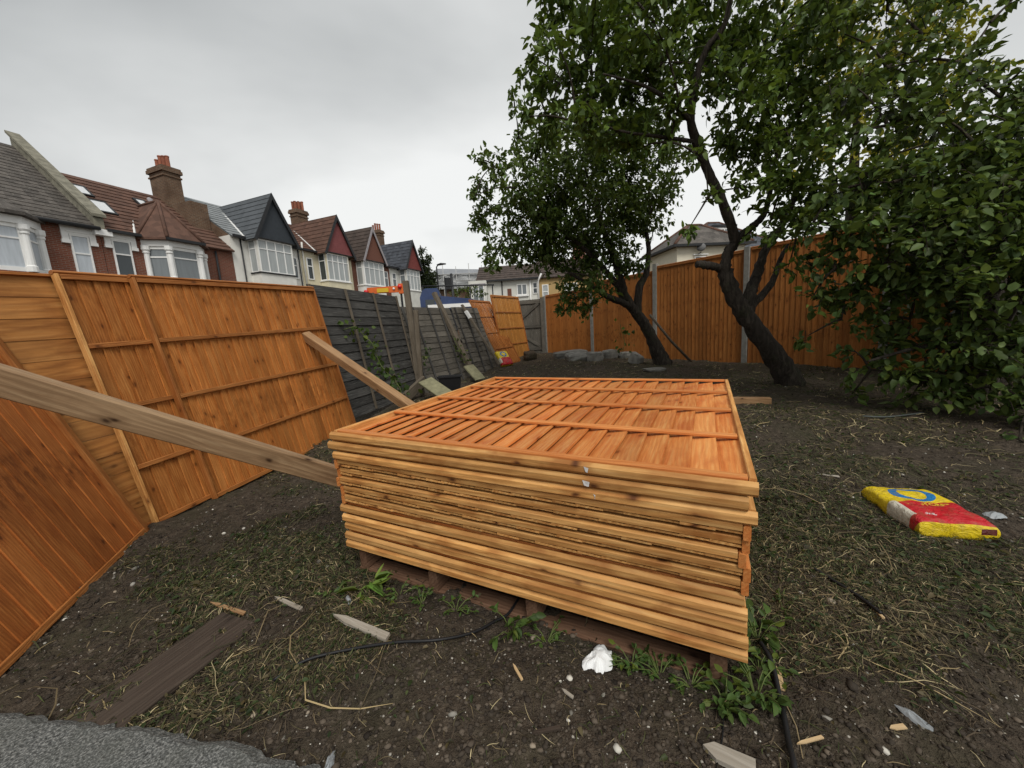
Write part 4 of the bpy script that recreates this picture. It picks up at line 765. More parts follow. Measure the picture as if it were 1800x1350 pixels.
ob('number_plate', boxes('number_plate', [(.5, .95, -.03, -.004, zb_ - .27, zb_ - .12)], YELLOWP), lb)
for u, z in ((.08, zb_ - .22), (Lx - .06, zb_ - .1)): ob('tail_light', tube('tail_light', [(u, -.09, z), (u, .0, z)], [.075, .085], REDL, 12), lb)
for u in (Lx - .3,): ob('marker_lamp', tube('marker_lamp', [(u, -.05, zb_ - .16), (u, -.002, zb_ - .16)], .045, R_PURE, 10), lb)
ob('bed', boxes('bed', [(0, Lx, .13, 3, .45, .75)], DARK_TRIM), lb)
for u in (.2, Lx - .3): ob('wheel', tube('wheel', [(u, 1.2, .32), (u + .18, 1.2, .32)], .32, TYRE, 14), lb)
# ------------------------------------------------------------------ foliage
def leafmat(name, trans=.3, rough=.42, spec=.35):
    ma = Mat(name); a = ma.node('ShaderNodeAttribute', attribute_name='col'); t = ma.node('ShaderNodeTexCoord').outputs['Object']
    oi = ma.node('ShaderNodeObjectInfo')
    n = ma.noise(t, 30, 3).outputs['Fac']; c = ma.mixc(ma.ramp(n, [(.35, (0, 0, 0)), (.7, (.35,) * 3)]), a.outputs['Color'], (.02, .035, .01, 1))
    ma.base(c, rough, spec); tr = ma.node('ShaderNodeBsdfTranslucent'); cc = ma.mixc(.5, a.outputs['Color'], (.16, .22, .02, 1)); ma.l.new(cc, tr.inputs[0])
    mxs = ma.node('ShaderNodeMixShader'); mxs.inputs[0].default_value = trans; ma.l.new(ma.b.outputs[0], mxs.inputs[1]); ma.l.new(tr.outputs[0], mxs.inputs[2]); ma.l.new(mxs.outputs[0], ma.out.inputs[0]); return ma.m
LEAF = leafmat('leaf', .3, .5, .22); LEAF_Y = leafmat('translucent_leaf', .5)  # LEAF_Y is glossier and more translucent than LEAF
def barkmat(name, c):
    ma = Mat(name); t = ma.node('ShaderNodeTexCoord').outputs['Object']; n = ma.noise(ma.mapping(t, (22, 22, 6)), 1.2, 6, .65, .6).outputs['Fac']; n2 = ma.noise(t, 5, 4, .6).outputs['Fac']
    cc = ma.ramp(n, [(.32, tuple(x * .35 for x in c)), (.55, c), (.75, tuple(x * 1.9 for x in c))]); cc = ma.mixc(ma.ramp(n2, [(.55, (0, 0, 0)), (.75, (.5,) * 3)]), cc, (.05, .06, .03, 1))
    ma.base(cc, .92, .2); ma.bump(n, 1.0, .03); return ma.m
BARK = barkmat('bark', (.05, .042, .034)); BARK2 = barkmat('twig_bark', (.05, .04, .03))
# leaf outline: base, two side points, tip, folded along the midrib
LP = np.array([(0, 0, 0), (.30, -.5, .10), (.68, -.42, .06), (1.0, 0, -.10), (.68, .42, .06), (.30, .5, .10), (.5, 0, -.02)])
LF = np.array([(0, 1, 6), (1, 2, 6), (2, 3, 6), (3, 4, 6), (4, 5, 6), (5, 0, 6)])
def leaf_frames(P, D, N):
    D = D / np.linalg.norm(D, axis=1, keepdims=True); S = np.cross(N, D); S /= np.linalg.norm(S, axis=1, keepdims=True) + 1e-9; N2 = np.cross(D, S); return D, S, N2
def leaves_mesh(name, P, D, N, size, width, cols, mat):
    D, S, N = leaf_frames(P, D, N); n = len(P)
    fold = rng.uniform(-.8, 3.2, n)[:, None, None]; bend = rng.normal(size=n)[:, None, None] * .12
    V = P[:, None] + (LP[None, :, 0, None] * D[:, None] + LP[None, :, 1, None] * S[:, None] * width[:, None, None] + (LP[None, :, 2, None] * fold + bend * LP[None, :, 0, None] ** 2) * N[:, None]) * size[:, None, None]
    Fq = LF[None] + (np.arange(n) * 7)[:, None, None]
    return npmesh(name, V.reshape(-1, 3), Fq.reshape(-1, 3), mat, np.repeat(cols, 7, axis=0), smooth=True)
def rvec(n): v = rng.normal(size=(n, 3)); return v / np.linalg.norm(v, axis=1, keepdims=True)
def blob_twigs(c, r, nt, per, lsize, flat=.8):
    """twigs fanning out of a clump: returns twig segments and leaf positions / directions"""
    d = rvec(nt); d[:, 2] = d[:, 2] * flat; s = c + d * r * rng.uniform(.0, .5, (nt, 1)) + rng.normal(size=(nt, 3)) * r * .22; e = c + d * r * rng.uniform(.7, 1.12, (nt, 1)) ; e[:, 2] -= r * .10
    t = rng.uniform(.12, 1.0, (nt, per)); t[:, 0] = 1.0
    mid = (s + e) / 2 + np.array([0, 0, r * .10])
    q = (1 - t)[..., None] ** 2 * s[:, None] + 2 * (t * (1 - t))[..., None] * mid[:, None] + t[..., None] ** 2 * e[:, None]
    dirs = (e - s)[:, None] / (np.linalg.norm(e - s, axis=1)[:, None, None] + 1e-6) * .8 + rng.normal(size=(nt, per, 3)) * .75; dirs[..., 2] -= .35
    q = q + rng.normal(size=q.shape) * lsize * .35
    return s, mid, e, q.reshape(-1, 3), dirs.reshape(-1, 3)
def leafcols(n, base, var, yellow=.08, ycol=(.16, .19, .02)):
    c = np.array(base)[None] * (1 + rng.normal(size=(n, 1)) * var) ; c[:, 0] *= 1 + rng.normal(size=n) * .07
    y = rng.random(n) < yellow; c[y] = c[y] * .4 + np.array(ycol) * .6; return np.clip(c, .004, 1)
def make_tree(name, label, trunk_paths, blobs, lsize, lw, base_col, ntw, per, cat='tree', mat=LEAF, yellow=.08, twig_r=.004, nparts=0, ycol=(.16, .19, .02), up=.75, var=.28, stubs=0, thin=1.0):
    root = empty(name, Matrix.Translation(Vector(trunk_paths[0][0][0]))); tag(root, label, cat); inv = Matrix.Translation(-Vector(trunk_paths[0][0][0]))
    V, Fc = [], []
    for k, (pts, rad) in enumerate(trunk_paths):
        sp2 = smoothpath(pts, 7); v, f = tube_vf(sp2, lerpl(rad, len(sp2)), 12 if rad[0] > .05 else 7, base=len(V), jit=.17); V += v; Fc += f
    ob('trunk', mesh('trunk', V, Fc, BARK, True), root, inv)
    ends = [Vector(p[-1]) for p, _ in trunk_paths if len(p) != 4 or not stubs] + [Vector(p[len(p) // 2]) for p, _ in trunk_paths[1:] if len(p) != 4 or not stubs]
    V, Fc = [], []; Ps, Ds = [], []
    blobs = [(c, r, dens * (thin if (Vector(c) - Vector((0, 0, CAM_H))).dot(C_U) / (Vector(c) - Vector((0, 0, CAM_H))).dot(C_F) > .62 else 1)) for c, r, dens in blobs]
    for (c, r, dens) in sorted(blobs, key=lambda b_: min((Vector(b_[0]) - q).length for q in ends)):
        c = Vector(c); e0 = min(ends, key=lambda q: (q - c).length); ends.append(c)
        if (e0 - c).length > .05:
            m_ = (e0 + c) / 2 + Vector((random.uniform(-.12, .12), random.uniform(-.12, .12), .12)) * (e0 - c).length * .6
            v, f = tube_vf(smoothpath([e0, m_, c], 4), lerpl([.015, .010, .005], 9), 5, base=len(V), cap=False); V += v; Fc += f
        nt = max(3, int(ntw * dens * r * r)); s, mid, e, q, dd = blob_twigs(np.array(c), r, nt, per, lsize)
        for a, b_, c_ in zip(s, mid, e):
            v, f = tube_vf([a, (a + b_) / 2 * .5 + b_ * .5, c_], [twig_r * 1.3, twig_r, twig_r * .5], 3, base=len(V), cap=False); V += v; Fc += f
        Ps.append(q); Ds.append(dd)
    kind(ob('branches', mesh('branches', V, Fc, BARK2, True), root, inv), 'stuff')
    P = np.concatenate(Ps); D = np.concatenate(Ds); n = len(P)
    N = rvec(n) * (1 - up) + np.array([0, 0, up]) + rng.normal(size=(n, 3)) * .3
    size = lsize * rng.uniform(.5, 1.35, n); cols = leafcols(n, base_col, var, yellow, ycol); w = lw * rng.uniform(.85, 1.15, n)
    keep = np.ones(n, bool); crown_mesh = None
    # only what the terrain does not swallow
    keep &= P[:, 2] > hsmooth(P[:, 0], P[:, 1]) + .03
    near = np.zeros(n, bool)
    if nparts:
        rel = P - np.array([0, 0, CAM_H]); dep = rel @ np.array(C_F); px = 900 + F_PX * (rel @ np.array(C_R)) / dep; py = 675 - F_PX * (rel @ np.array(C_U)) / dep
        ok = keep & (dep > .5) & (px > 0) & (px < 1800) & (py > 0) & (py < 1350); score = np.where(ok, size / dep, 0); near[np.argsort(-score)[:nparts]] = True
    k = keep & ~near
    crown = ob('crown', leaves_mesh('crown', P[k], D[k], N[k], size[k], w[k], cols[k], mat), root, inv); crown['kind'] = 'stuff'
    if nparts:
        protos = [npmesh('leaf', LP * np.array([1, lw * q, 1]), LF, mat, np.repeat(leafcols(1, base_col, .25, yellow, ycol), 7, 0), smooth=True) for q in (.85, .95, 1.0, 1.05, 1.12) for _ in range(3)]
        Df, Sf, Nf = leaf_frames(P, D, N)
        for i in np.nonzero(near)[0]:
            s_ = size[i]; M = Matrix(((Df[i, 0] * s_, Sf[i, 0] * s_, Nf[i, 0] * s_, P[i, 0]), (Df[i, 1] * s_, Sf[i, 1] * s_, Nf[i, 1] * s_, P[i, 1]), (Df[i, 2] * s_, Sf[i, 2] * s_, Nf[i, 2] * s_, P[i, 2]), (0, 0, 0, 1)))
            ob('leaf', random.choice(protos), crown, M)
    return root
def B(lst, Y0, Y1, dens=1.0):
    out = []
    for q in lst:
        px, py, r = q[:3]; Yd = q[3] if len(q) > 3 and q[3] else random.uniform(Y0, Y1); dn = q[4] if len(q) > 4 else dens
        p = at(px, py, Yd); out.append((p, r * Yd / F_PX * .95, dn))
    return out
# smaller tree by the fence
t1 = [([gz(1168, 645, .2), at(1150, 605, 7.45), at(1128, 562, 7.4), at(1104, 532, 7.35), at(1085, 500, 7.3)], [.175, .115, .10, .095, .08]),
      ([at(1110, 540, 7.35), at(1090, 530, 7.2), at(1065, 520, 7.0), at(1035, 500, 6.8), at(1000, 480, 6.6)], [.07, .06, .05, .035, .02]),
      ([at(1120, 550, 7.38), at(1124, 505, 7.4), at(1136, 480, 7.4), at(1140, 440, 7.45), at(1136, 395, 7.4), at(1150, 360, 7.3)], [.08, .07, .055, .045, .03, .02]),
      ([at(1100, 528, 7.33), at(1085, 470, 7.2), at(1060, 400, 7.0), at(1040, 330, 6.9)], [.085, .06, .045, .02]),
      ([at(1092, 510, 7.3), at(1040, 450, 7.0), at(980, 400, 6.8), at(920, 360, 6.7)], [.06, .045, .03, .015])]
bl1 = B([(868, 290, 34), (850, 330, 24), (856, 375, 34), (880, 425, 40), (868, 455, 22), (905, 330, 50), (940, 285, 52), (930, 385, 60), (925, 445, 38), (985, 330, 62), (995, 410, 66), (960, 455, 38), (1010, 480, 48), (1010, 525, 34), (1035, 540, 22), (995, 545, 18),
         (1055, 360, 62), (1065, 440, 55), (1105, 320, 55), (1110, 390, 50), (1150, 400, 30, 0, .6), (1150, 340, 45), (1180, 320, 28, 0, .7), (1085, 275, 55), (1020, 265, 55), (955, 235, 42), (912, 245, 26), (905, 190, 14, 0, .5), (900, 160, 8, 0, .8), (1055, 495, 34), (1100, 455, 36), (1160, 365, 26, 0, .5),
         (845, 400, 18), (838, 280, 14), (836, 345, 12), (1115, 470, 24)], 6.4, 7.6)
make_tree('fruit_tree', 'smaller tree with dark leaning trunk and rounded crown, left of the two by the fence', t1, bl1 + B([(1140, 260, 50), (1190, 270, 34), (1060, 230, 50), (1000, 225, 50), (1120, 215, 45), (970, 350, 50), (1040, 410, 55), (1090, 360, 55), (950, 410, 50), (1030, 300, 50)], 6.6, 7.8), .088, .52, (.095, .146, .036), 190, 12, yellow=.14, nparts=120, ycol=(.13, .18, .03))
# bigger leaning tree
t2 = [([gz(1392, 680, .13), at(1360, 625, 4.98), at(1325, 575, 4.95), at(1295, 530, 4.95), at(1278, 490, 4.95), at(1272, 465, 4.95)], [.175, .125, .11, .10, .088, .075]),
      ([at(1300, 540, 4.95), at(1278, 500, 4.93), at(1274, 470, 4.9), at(1282, 440, 4.9), at(1292, 420, 4.9), at(1268, 350, 4.85), at(1240, 290, 4.8), at(1215, 215, 4.7), at(1222, 150, 4.6), at(1240, 90, 4.5), at(1275, 40, 4.4), at(1290, -40, 4.3)], [.09, .075, .065, .06, .058, .055, .052, .048, .042, .034, .026, .014]),
      ([at(1315, 560, 4.95), at(1318, 520, 5.0), at(1330, 485, 5.05), at(1345, 440, 5.1), at(1372, 400, 5.1), at(1400, 340, 5.0), at(1430, 270, 4.9)], [.085, .075, .062, .05, .042, .032, .018]),
      ([at(1292, 420, 4.9), at(1320, 400, 4.9), at(1345, 372, 4.9), at(1360, 300, 4.85), at(1372, 220, 4.7)], [.05, .045, .036, .024, .012]),
      ([at(1285, 478, 4.93), at(1262, 470, 4.9), at(1240, 466, 4.85), at(1224, 464, 4.85)], [.05, .052, .05, .045]),
      ([at(1215, 215, 4.7), at(1180, 180, 4.5), at(1130, 150, 4.3), at(1060, 130, 4.2)], [.03, .024, .016, .008]),
      ([at(1225, 250, 4.75), at(1160, 240, 4.6), at(1090, 230, 4.5), at(1010, 200, 4.4)], [.026, .02, .013, .007]),
      ([at(1320, 540, 5.0), at(1355, 500, 5.1), at(1372, 455, 5.15), at(1385, 430, 5.2)], [.05, .04, .03, .016])]
bl2 = B([(945, 105, 22), (955, 40, 18), (975, 70, 40), (945, 165, 26), (962, 205, 40), (985, 140, 50), (1010, 30, 50), (1015, 215, 48), (1040, 100, 62), (1045, 170, 55), (1075, 30, 62), (1085, 230, 46), (1105, 110, 66), (1120, 180, 55), (1150, 40, 66), (1165, 110, 60), (1165, 195, 44), (1120, 265, 32, 0, .7),
         (1215, 40, 66), (1250, 120, 62), (1180, 250, 26, 0, .5), (1290, 50, 70), (1300, 150, 66), (1290, 230, 50), (1350, 80, 70), (1360, 180, 70), (1330, 270, 56), (1390, 260, 60), (1310, 330, 34, 0, .8), (1370, 335, 55), (1420, 120, 66), (1430, 200, 66), (1430, 330, 55), (1400, 395, 44), (1245, 345, 18, 0, .7), (1350, 400, 36, 0, .7),
         (1230, 270, 22, 0, .6), (985, -30, 45), (1060, -50, 55), (1150, -50, 60), (1250, -50, 60), (1350, -40, 60), (1450, -20, 60), (1440, 30, 55), (925, 205, 13), (925, 130, 10), (1215, 395, 20, 0, .4), (1385, 470, 28, 0, .5), (1195, 180, 30, 0, .6)], 4.1, 5.2)
make_tree('fruit_tree', 'bigger tree with thick dark leaning trunk and wide crown', t2, bl2, .094, .50, (.090, .142, .031), 185, 12, yellow=.24, nparts=200, ycol=(.15, .23, .03), stubs=1)
# overhanging shrub on the right
t3 = [([Vector((5.1, 3.9, .1)), Vector((5.0, 3.85, .9)), Vector((4.85, 3.75, 1.6)), Vector((4.6, 3.7, 2.1)), Vector((4.4, 3.6, 2.5))], [.09, .07, .05, .03, .015]),
      ([Vector((5.05, 3.88, .5)), Vector((4.7, 3.75, 1.1)), Vector((4.2, 3.7, 1.5)), Vector((3.7, 3.75, 1.7)), Vector((3.3, 3.7, 1.75))], [.05, .04, .03, .02, .01]),
      ([Vector((5.05, 3.86, .7)), Vector((4.6, 3.3, 1.5)), Vector((4.1, 2.9, 2.1)), Vector((3.6, 2.7, 2.4))], [.05, .04, .025, .012]),
      ([Vector((5.05, 3.88, .3)), Vector((4.5, 3.6, .7)), Vector((3.9, 3.5, .75)), Vector((3.4, 3.5, .65))], [.04, .03, .02, .01])]
bl3 = B([(1485, 60, 60, 4.2), (1500, 150, 66, 4.0), (1470, 250, 60, 3.9), (1560, 120, 70, 4.2), (1560, 220, 70, 3.8), (1490, 330, 60, 3.7), (1570, 320, 70, 3.5), (1430, 390, 40, 3.8, .7), (1500, 405, 50, 3.6), (1470, 470, 44, 3.6, .6), (1430, 520, 30, 3.7, .6), (1560, 400, 55, 3.4), (1520, 520, 48, 3.6, .7), (1480, 560, 28, 3.7, .5),
         (1640, 200, 75, 3.6), (1650, 310, 80, 3.4), (1640, 400, 75, 3.2), (1590, 470, 52, 3.4), (1650, 490, 60, 3.2), (1720, 260, 75, 3.4), (1730, 360, 80, 3.2), (1710, 450, 75, 3.1), (1780, 300, 70, 3.3), (1790, 400, 75, 3.1), (1780, 500, 75, 3.1), (1600, 560, 45, 3.6, .6), (1700, 540, 60, 3.2, .8), (1640, 600, 44, 3.5, .7),
         (1560, 615, 38, 3.7, .8), (1530, 650, 30, 3.7, .8), (1580, 660, 42, 3.5), (1640, 660, 48, 3.4), (1700, 620, 55, 3.3), (1690, 690, 45, 3.3), (1600, 700, 26, 3.5, .7), (1760, 590, 60, 3.1), (1760, 680, 55, 3.1), (1800, 620, 55, 2.9), (1810, 720, 55, 2.9), (1790, 790, 44, 2.7), (1420, 590, 26, 3.9, .5), (1500, 615, 24, 3.8, .6), (1620, 60, 66, 4.2, .7), (1690, 110, 60, 3.9, .7), (1760, 170, 60, 3.6, .8), (1800, 120, 45, 3.4, .5), (1740, 40, 34, 4.0, .4), (1800, 215, 60, 3.4),
         (1560, 20, 60, 4.4), (1660, -10, 60, 4.4, .7), (1780, 0, 50, 4.0, .4), (1560, -60, 60, 4.4), (1700, -70, 60, 4.2), (1850, 300, 70, 3.2), (1850, 450, 80, 3), (1850, 600, 80, 3), (1860, 150, 70, 3.3), (1900, 750, 80, 2.9), (1500, 690, 22, 3.8, .5)], 3.2, 3.8)
make_tree('overhanging_shrub', 'large broad-leaved shrub overhanging the right side of the garden', t3, bl3 + B([(1450, 455, 34, 3.8), (1500, 500, 40, 3.7), (1545, 560, 36, 3.7), (1590, 600, 40, 3.6), (1470, 520, 26, 3.9), (1560, 460, 45, 3.5), (1610, 520, 45, 3.5)], 3.6, 3.8), .080, .64, (.088, .134, .036), 235, 11, 'shrub', yellow=.12, nparts=300, up=.8, ycol=(.20, .26, .04), var=.4, thin=.55)
# leaves added behind the shrub, shade in their colour; yellow-green tree beyond the fence
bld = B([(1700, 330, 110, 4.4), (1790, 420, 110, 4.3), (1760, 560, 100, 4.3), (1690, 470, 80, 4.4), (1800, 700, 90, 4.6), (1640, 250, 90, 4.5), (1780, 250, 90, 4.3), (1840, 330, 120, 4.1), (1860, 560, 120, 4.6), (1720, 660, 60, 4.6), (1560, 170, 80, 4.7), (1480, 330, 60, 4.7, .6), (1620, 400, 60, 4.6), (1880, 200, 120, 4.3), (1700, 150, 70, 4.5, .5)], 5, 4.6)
make_tree('shade_foliage', 'dense foliage added behind the broad-leaved shrub, its dark shade put into leaf colour', [([Vector((5.7, 4.3, .1)), Vector((5.6, 4.3, 1.0)), Vector((5.5, 4.3, 1.8)), Vector((5.4, 4.3, 2.4))], [.13, .1, .07, .03])], bld, .11, .5, (.022, .036, .012), 210, 10, 'shrub', yellow=.0, thin=.4)
bly = B([(1500, 25, 60, 9), (1580, 60, 70, 9), (1650, 40, 60, 9), (1560, 280, 60, 9), (1620, 230, 60, 9, .7), (1440, 110, 70, 9, .6), (1500, 180, 70, 9, .6), (1560, 330, 40, 9), (1450, 290, 50, 9, .4), (1690, 120, 60, 9, .6), (1390, 40, 60, 9, .5)], 9, 9.4)
make_tree('yellow_leaved_tree', 'yellow-green tree beyond the orange fence, glimpsed between the crowns', [([Vector((9.2, 10.2, .2)), Vector((9.0, 10, 2)), Vector((8.6, 9.6, 4.2)), Vector((8.3, 9.3, 6.5))], [.16, .13, .1, .04])], bly, .15, .55, (.34, .31, .03), 60, 10, 'tree', mat=LEAF_Y, yellow=.4, ycol=(.38, .30, .02))
# far dark conifer by the end house
bc = [(at(748, 470 - 10 + 12 * i, 40) + Vector((random.uniform(-.5, .5), 0, 0)), .55 + .22 * i, 1.0) for i in range(5)] + [(at(743, 440, 40), .4, .7), (at(752, 455, 40), .5, .8)]
pb = at(752, 520, 40); make_tree('far_conifer', 'dark conifer standing beside the end house of the terrace', [([Vector((pb.x, 40, .8)), Vector((pb.x, 40, 6)), Vector((pb.x - .3, 40, 10.2))], [.2, .14, .04])], bc, .28, .4, (.022, .032, .018), 90, 8, 'tree', yellow=0)
# hedge / far greenery in front of the scaffolded building
bh = B([(815, 512, 14, 26), (832, 512, 14, 26), (848, 515, 10, 26), (800, 515, 10, 26)], 26, 26)
pb = at(822, 520, 26); make_tree('far_bush', 'light green bush beyond the road, left of the white cottage', [([Vector((pb.x, 26, .8)), Vector((pb.x, 26, 2.2)), Vector((pb.x, 26, 3.2))], [.08, .06, .02])], bh, .16, .5, (.07, .10, .025), 60, 8, 'bush')

# ------------------------------------------------------------------ small plants
def plant(name, label, c, leaves, lsize, lw, colr, h, spread, cat='weed', group='weeds around the stack'):
    c = Vector(c); root = empty(name, Matrix.Translation(c)); tag(root, label, cat, group)
    V, Fc = [], []; P, D = [], []
    for i in range(max(2, leaves // 4)):
        a = random.uniform(0, 6.28); q = Vector((math.cos(a) * spread * random.uniform(.3, 1), math.sin(a) * spread * random.uniform(.3, 1), h * random.uniform(.4, 1)))
        v, f = tube_vf([(0, 0, -.01), q * .5 + Vector((0, 0, h * .2)), q], [.0025, .002, .0012], 4, base=len(V), cap=False); V += v; Fc += f
        for k in range(4):
            s = random.uniform(.35, 1.05); P.append(tuple(Vector((q.x * s, q.y * s, q.z * min(s, 1) * (1 + .3 * (1 - s)))))); D.append((q.x + random.gauss(0, spread * .6), q.y + random.gauss(0, spread * .6), random.uniform(-.03, .05)))
    ob('stems', mesh('stems', V, Fc, GREENSTEM, True), root)
    P, D = np.array(P), np.array(D); n = len(P); N = np.tile(np.array([0, 0, 1.0]), (n, 1)) + rng.normal(size=(n, 3)) * .35
    o = ob('leaves', leaves_mesh('leaves', P, D, N, lsize * rng.uniform(.6, 1.3, n), np.full(n, lw), leafcols(n, colr, .25, .1), LEAF), root); return root
GREENSTEM = plain('green_stem', (.09, .12, .03), .6, .2)
def gp_(px, py): p = gz(px, py, 0.0); return (p.x, p.y, gh(p.x, p.y))
plant('dandelion_weed', 'bright green dandelion-like weed by the left front corner of the stack', gp_(640, 1030), 24, .085, .20, (.15, .24, .045), .05, .09)
wl_ = [(590, 1030, 'small weed left of the dandelion near the stack corner', 10, .05), (700, 1030, 'low weed under the front edge of the stack, right of the dandelion', 14, .045), (740, 1050, 'low clover-like weed below the second pallet bearer', 14, .04), (800, 1062, 'leafy weed beside the black cable under the stack', 16, .04), (900, 1095, 'broad-leaved weed growing out of the pallet behind the cable', 12, .075),
       (960, 1110, 'low weed left of the white tissue', 14, .04), (1110, 1150, 'weed just right of the white tissue', 20, .045), (1160, 1165, 'low weed under the pallet, right of the tissue', 20, .04), (1215, 1185, 'leafy weed near the right pallet foot', 22, .045), (1275, 1225, 'tall-leaved weed at the right front pallet foot', 22, .055), (1330, 1215, 'dense leafy weed at the right front corner of the stack', 26, .06),
       (1332, 1110, 'broad-leaved weed climbing the right side of the stack', 18, .08), (1335, 1165, 'green weed between the stack and the black hose', 18, .05), (1370, 1060, 'low weed on the ground right of the stack', 14, .04), (1690, 735, 'pale green weed under the shrub', 18, .05), (1590, 735, 'pale green seedling clump before the shrub', 18, .05)]
for px, py, lab, n, ls in wl_: plant('ground_weed', lab, gp_(px, py), int(n * 2.4), ls * .54, .55, (.07, .12, .028), .04 if ls < .06 else .10, .10)
# climbing vine on the dark fence
def vine(label, pts, Yd, lsize, n, colr):
    W = smoothpath([at(a, b, y) for a, b, y in zip([p[0] for p in pts], [p[1] for p in pts], Yd)], 8); root = empty('climbing_vine', Matrix.Translation(W[-1])); tag(root, label, 'vine', None); inv = Matrix.Translation(-W[-1])
    ob('stem', tube('stem', W, .006, GREENSTEM, 5), root, inv); ix = rng.integers(0, len(W), n); P = np.array([W[i] for i in ix]) + rng.normal(size=(n, 3)) * lsize * .9
    D = rng.normal(size=(n, 3)); D[:, 2] -= .4; N = rng.normal(size=(n, 3)) * .5 + np.array([.8, -.5, .5]); ob('leaves', leaves_mesh('leaves', P, D, N, lsize * rng.uniform(.6, 1.2, n), np.full(n, .75), leafcols(n, colr, .3, .15), LEAF), root, inv)
vine('green vine climbing the dark fence panel beside the prop', [(603, 580), (625, 575), (640, 590), (655, 605), (662, 625), (672, 645), (690, 665), (698, 690)], [5.2, 5.25, 5.3, 5.3, 5.3, 5.3, 5.25, 5.2], .075, 90, (.06, .10, .02))
vine('leafy tangle at the foot of the dark fence behind the prop', [(668, 640), (680, 655), (695, 670), (705, 690), (690, 695)], [5.2, 5.2, 5.2, 5.1, 5.1], .09, 60, (.05, .085, .022))
vine('thin vine on the grey fence by the leaning post', [(798, 595), (805, 610), (815, 625), (820, 635)], [8.0, 8.0, 8, 7.9], .08, 26, (.05, .07, .02))
vine('weedy vine at the tall fence post', [(748, 610), (752, 625), (745, 640)], [6.7, 6.7, 6.6], .07, 22, (.03, .045, .018))
vine('sapling against the second orange fence panel', [(1090, 570), (1095, 590), (1098, 605), (1092, 622)], [8.9, 8.9, 8.9, 8.9], .11, 20, (.04, .075, .018))
# leaning pole by the smaller tree
tag(ob('pole', tube('pole', [gz(1216, 637, .22), at(1180, 600, 7.45), at(1142, 553, 7.6)], [.028, .026, .024], W_POST, 8), None), 'thin wooden pole leaning on the smaller tree trunk', 'pole')

# ------------------------------------------------------------------ stones
def rock(label, c, sx, sy, sz, rz, seed, tilt=0.0, name='stone'):
    rr = random.Random(seed); n1, n2 = 9, 6; V = []
    for j in range(n2 + 1):
        ph = math.pi * (j / n2 - .5)
        for i in range(n1):
            a = 2 * math.pi * i / n1; x, y, z = math.cos(ph) * math.cos(a), math.cos(ph) * math.sin(a), math.sin(ph)
            p = [math.copysign(abs(q) ** .45, q) for q in (x, y, z)]; d = 1 + .22 * (mnoise.noise(Vector((x * 1.4 + seed * 3.1, y * 1.4, z * 1.4))))
            V.append((p[0] * sx * d / 2, p[1] * sy * d / 2, p[2] * sz * d / 2))
    Fc = [(j * n1 + i, j * n1 + (i + 1) % n1, (j + 1) * n1 + (i + 1) % n1, (j + 1) * n1 + i) for j in range(n2) for i in range(n1)]
    o = ob(name, mesh(name, V, Fc, STONE), None, Matrix.Translation(Vector(c) + Vector((0, 0, sz * .35))) @ RZ(rz) @ RX(tilt)); tag(o, label, 'stone', 'stones piled by the fence'); return o
def gs(px, py, z=.27): p = gz(px, py, z); return (p.x, p.y, gh(p.x, p.y))
rock('long flat slab at the top of the stone pile by the gate', gs(1005, 624, .34), 1.0, .45, .20, .4, 1); rock('slab leaning over the middle of the stone pile', gs(1018, 633, .30), .62, .45, .2, .2, 2, .25); rock('blocky stone in the middle of the pile before the fence', gs(1045, 634, .28), .4, .35, .26, .1, 3)
rock('squarish stone right of the pile, below the concrete post', gs(1072, 630, .27), .42, .3, .24, .5, 4); rock('flat stone at the right end of the row before the fence', gs(1102, 629, .26), .38, .3, .18, .2, 5); rock('pointed stone left of the smaller tree trunk', gs(1118, 640, .25), .22, .3, .24, .8, 6, .4); rock('small stone lying left end of the stone pile', gs(985, 630, .30), .35, .3, .2, .2, 7)
rock('low flat stone in the soil before the smaller tree', gs(1150, 655, .2), .4, .25, .06, .1, 8)

# ------------------------------------------------------------------ cement bags
ma = Mat('printed_bag'); t = ma.node('ShaderNodeTexCoord').outputs['Object']; s = ma.node('ShaderNodeSeparateXYZ', {0: t}); x, y, z = s.outputs
YEL, RED, BLU, WHT = (.72, .53, .012, 1), (.50, .012, .02, 1), (.015, .17, .42, 1), (.62, .58, .48, 1)
def band(v, a, b): return ma.math('MULTIPLY', ma.math('GREATER_THAN', v, a), ma.math('LESS_THAN', v, b))
rx = ma.math('MULTIPLY', ma.math('SUBTRACT', x, .01), 1.0); ry = ma.math('MULTIPLY', ma.math('SUBTRACT', y, .105), 1.12)
rad = ma.math('SQRT', ma.math('ADD', ma.math('POWER', rx, 2.0), ma.math('POWER', ry, 2.0)))
ring = band(rad, .062, .098)
edge = ma.math('SUBTRACT', .005, ma.math('MULTIPLY', ma.math('POWER', ma.math('MULTIPLY', ma.math('MAXIMUM', ma.math('MULTIPLY', ma.math('ADD', x, .05), -1.0), 0.0), 8.0), 2.0), .06))
redm = ma.math('MULTIPLY', ma.math('LESS_THAN', y, edge), ma.math('GREATER_THAN', ma.math('ADD', y, ma.math('MULTIPLY', z, .5)), -.172))
whm = ma.math('MULTIPLY', ma.math('MULTIPLY', ma.math('LESS_THAN', x, -.126), band(y, -.155, .0)), 1.0)
c = ma.mixc(ring, YEL, BLU); c = ma.mixc(redm, c, RED); c = ma.mixc(whm, c, WHT)
blot = band(x, .085, .145); blot = ma.math('MULTIPLY', blot, band(y, -.5, -.205)); blot = ma.math('MULTIPLY', blot, band(z, .045, .075)); c = ma.mixc(blot, c, (.10, .01, .012, 1))
n = ma.noise(t, 22, 5, .6).outputs['Fac']; c = ma.mixc(ma.ramp(n, [(.48, (0, 0, 0)), (.75, (.6,) * 3)]), c, (.20, .13, .06, 1))
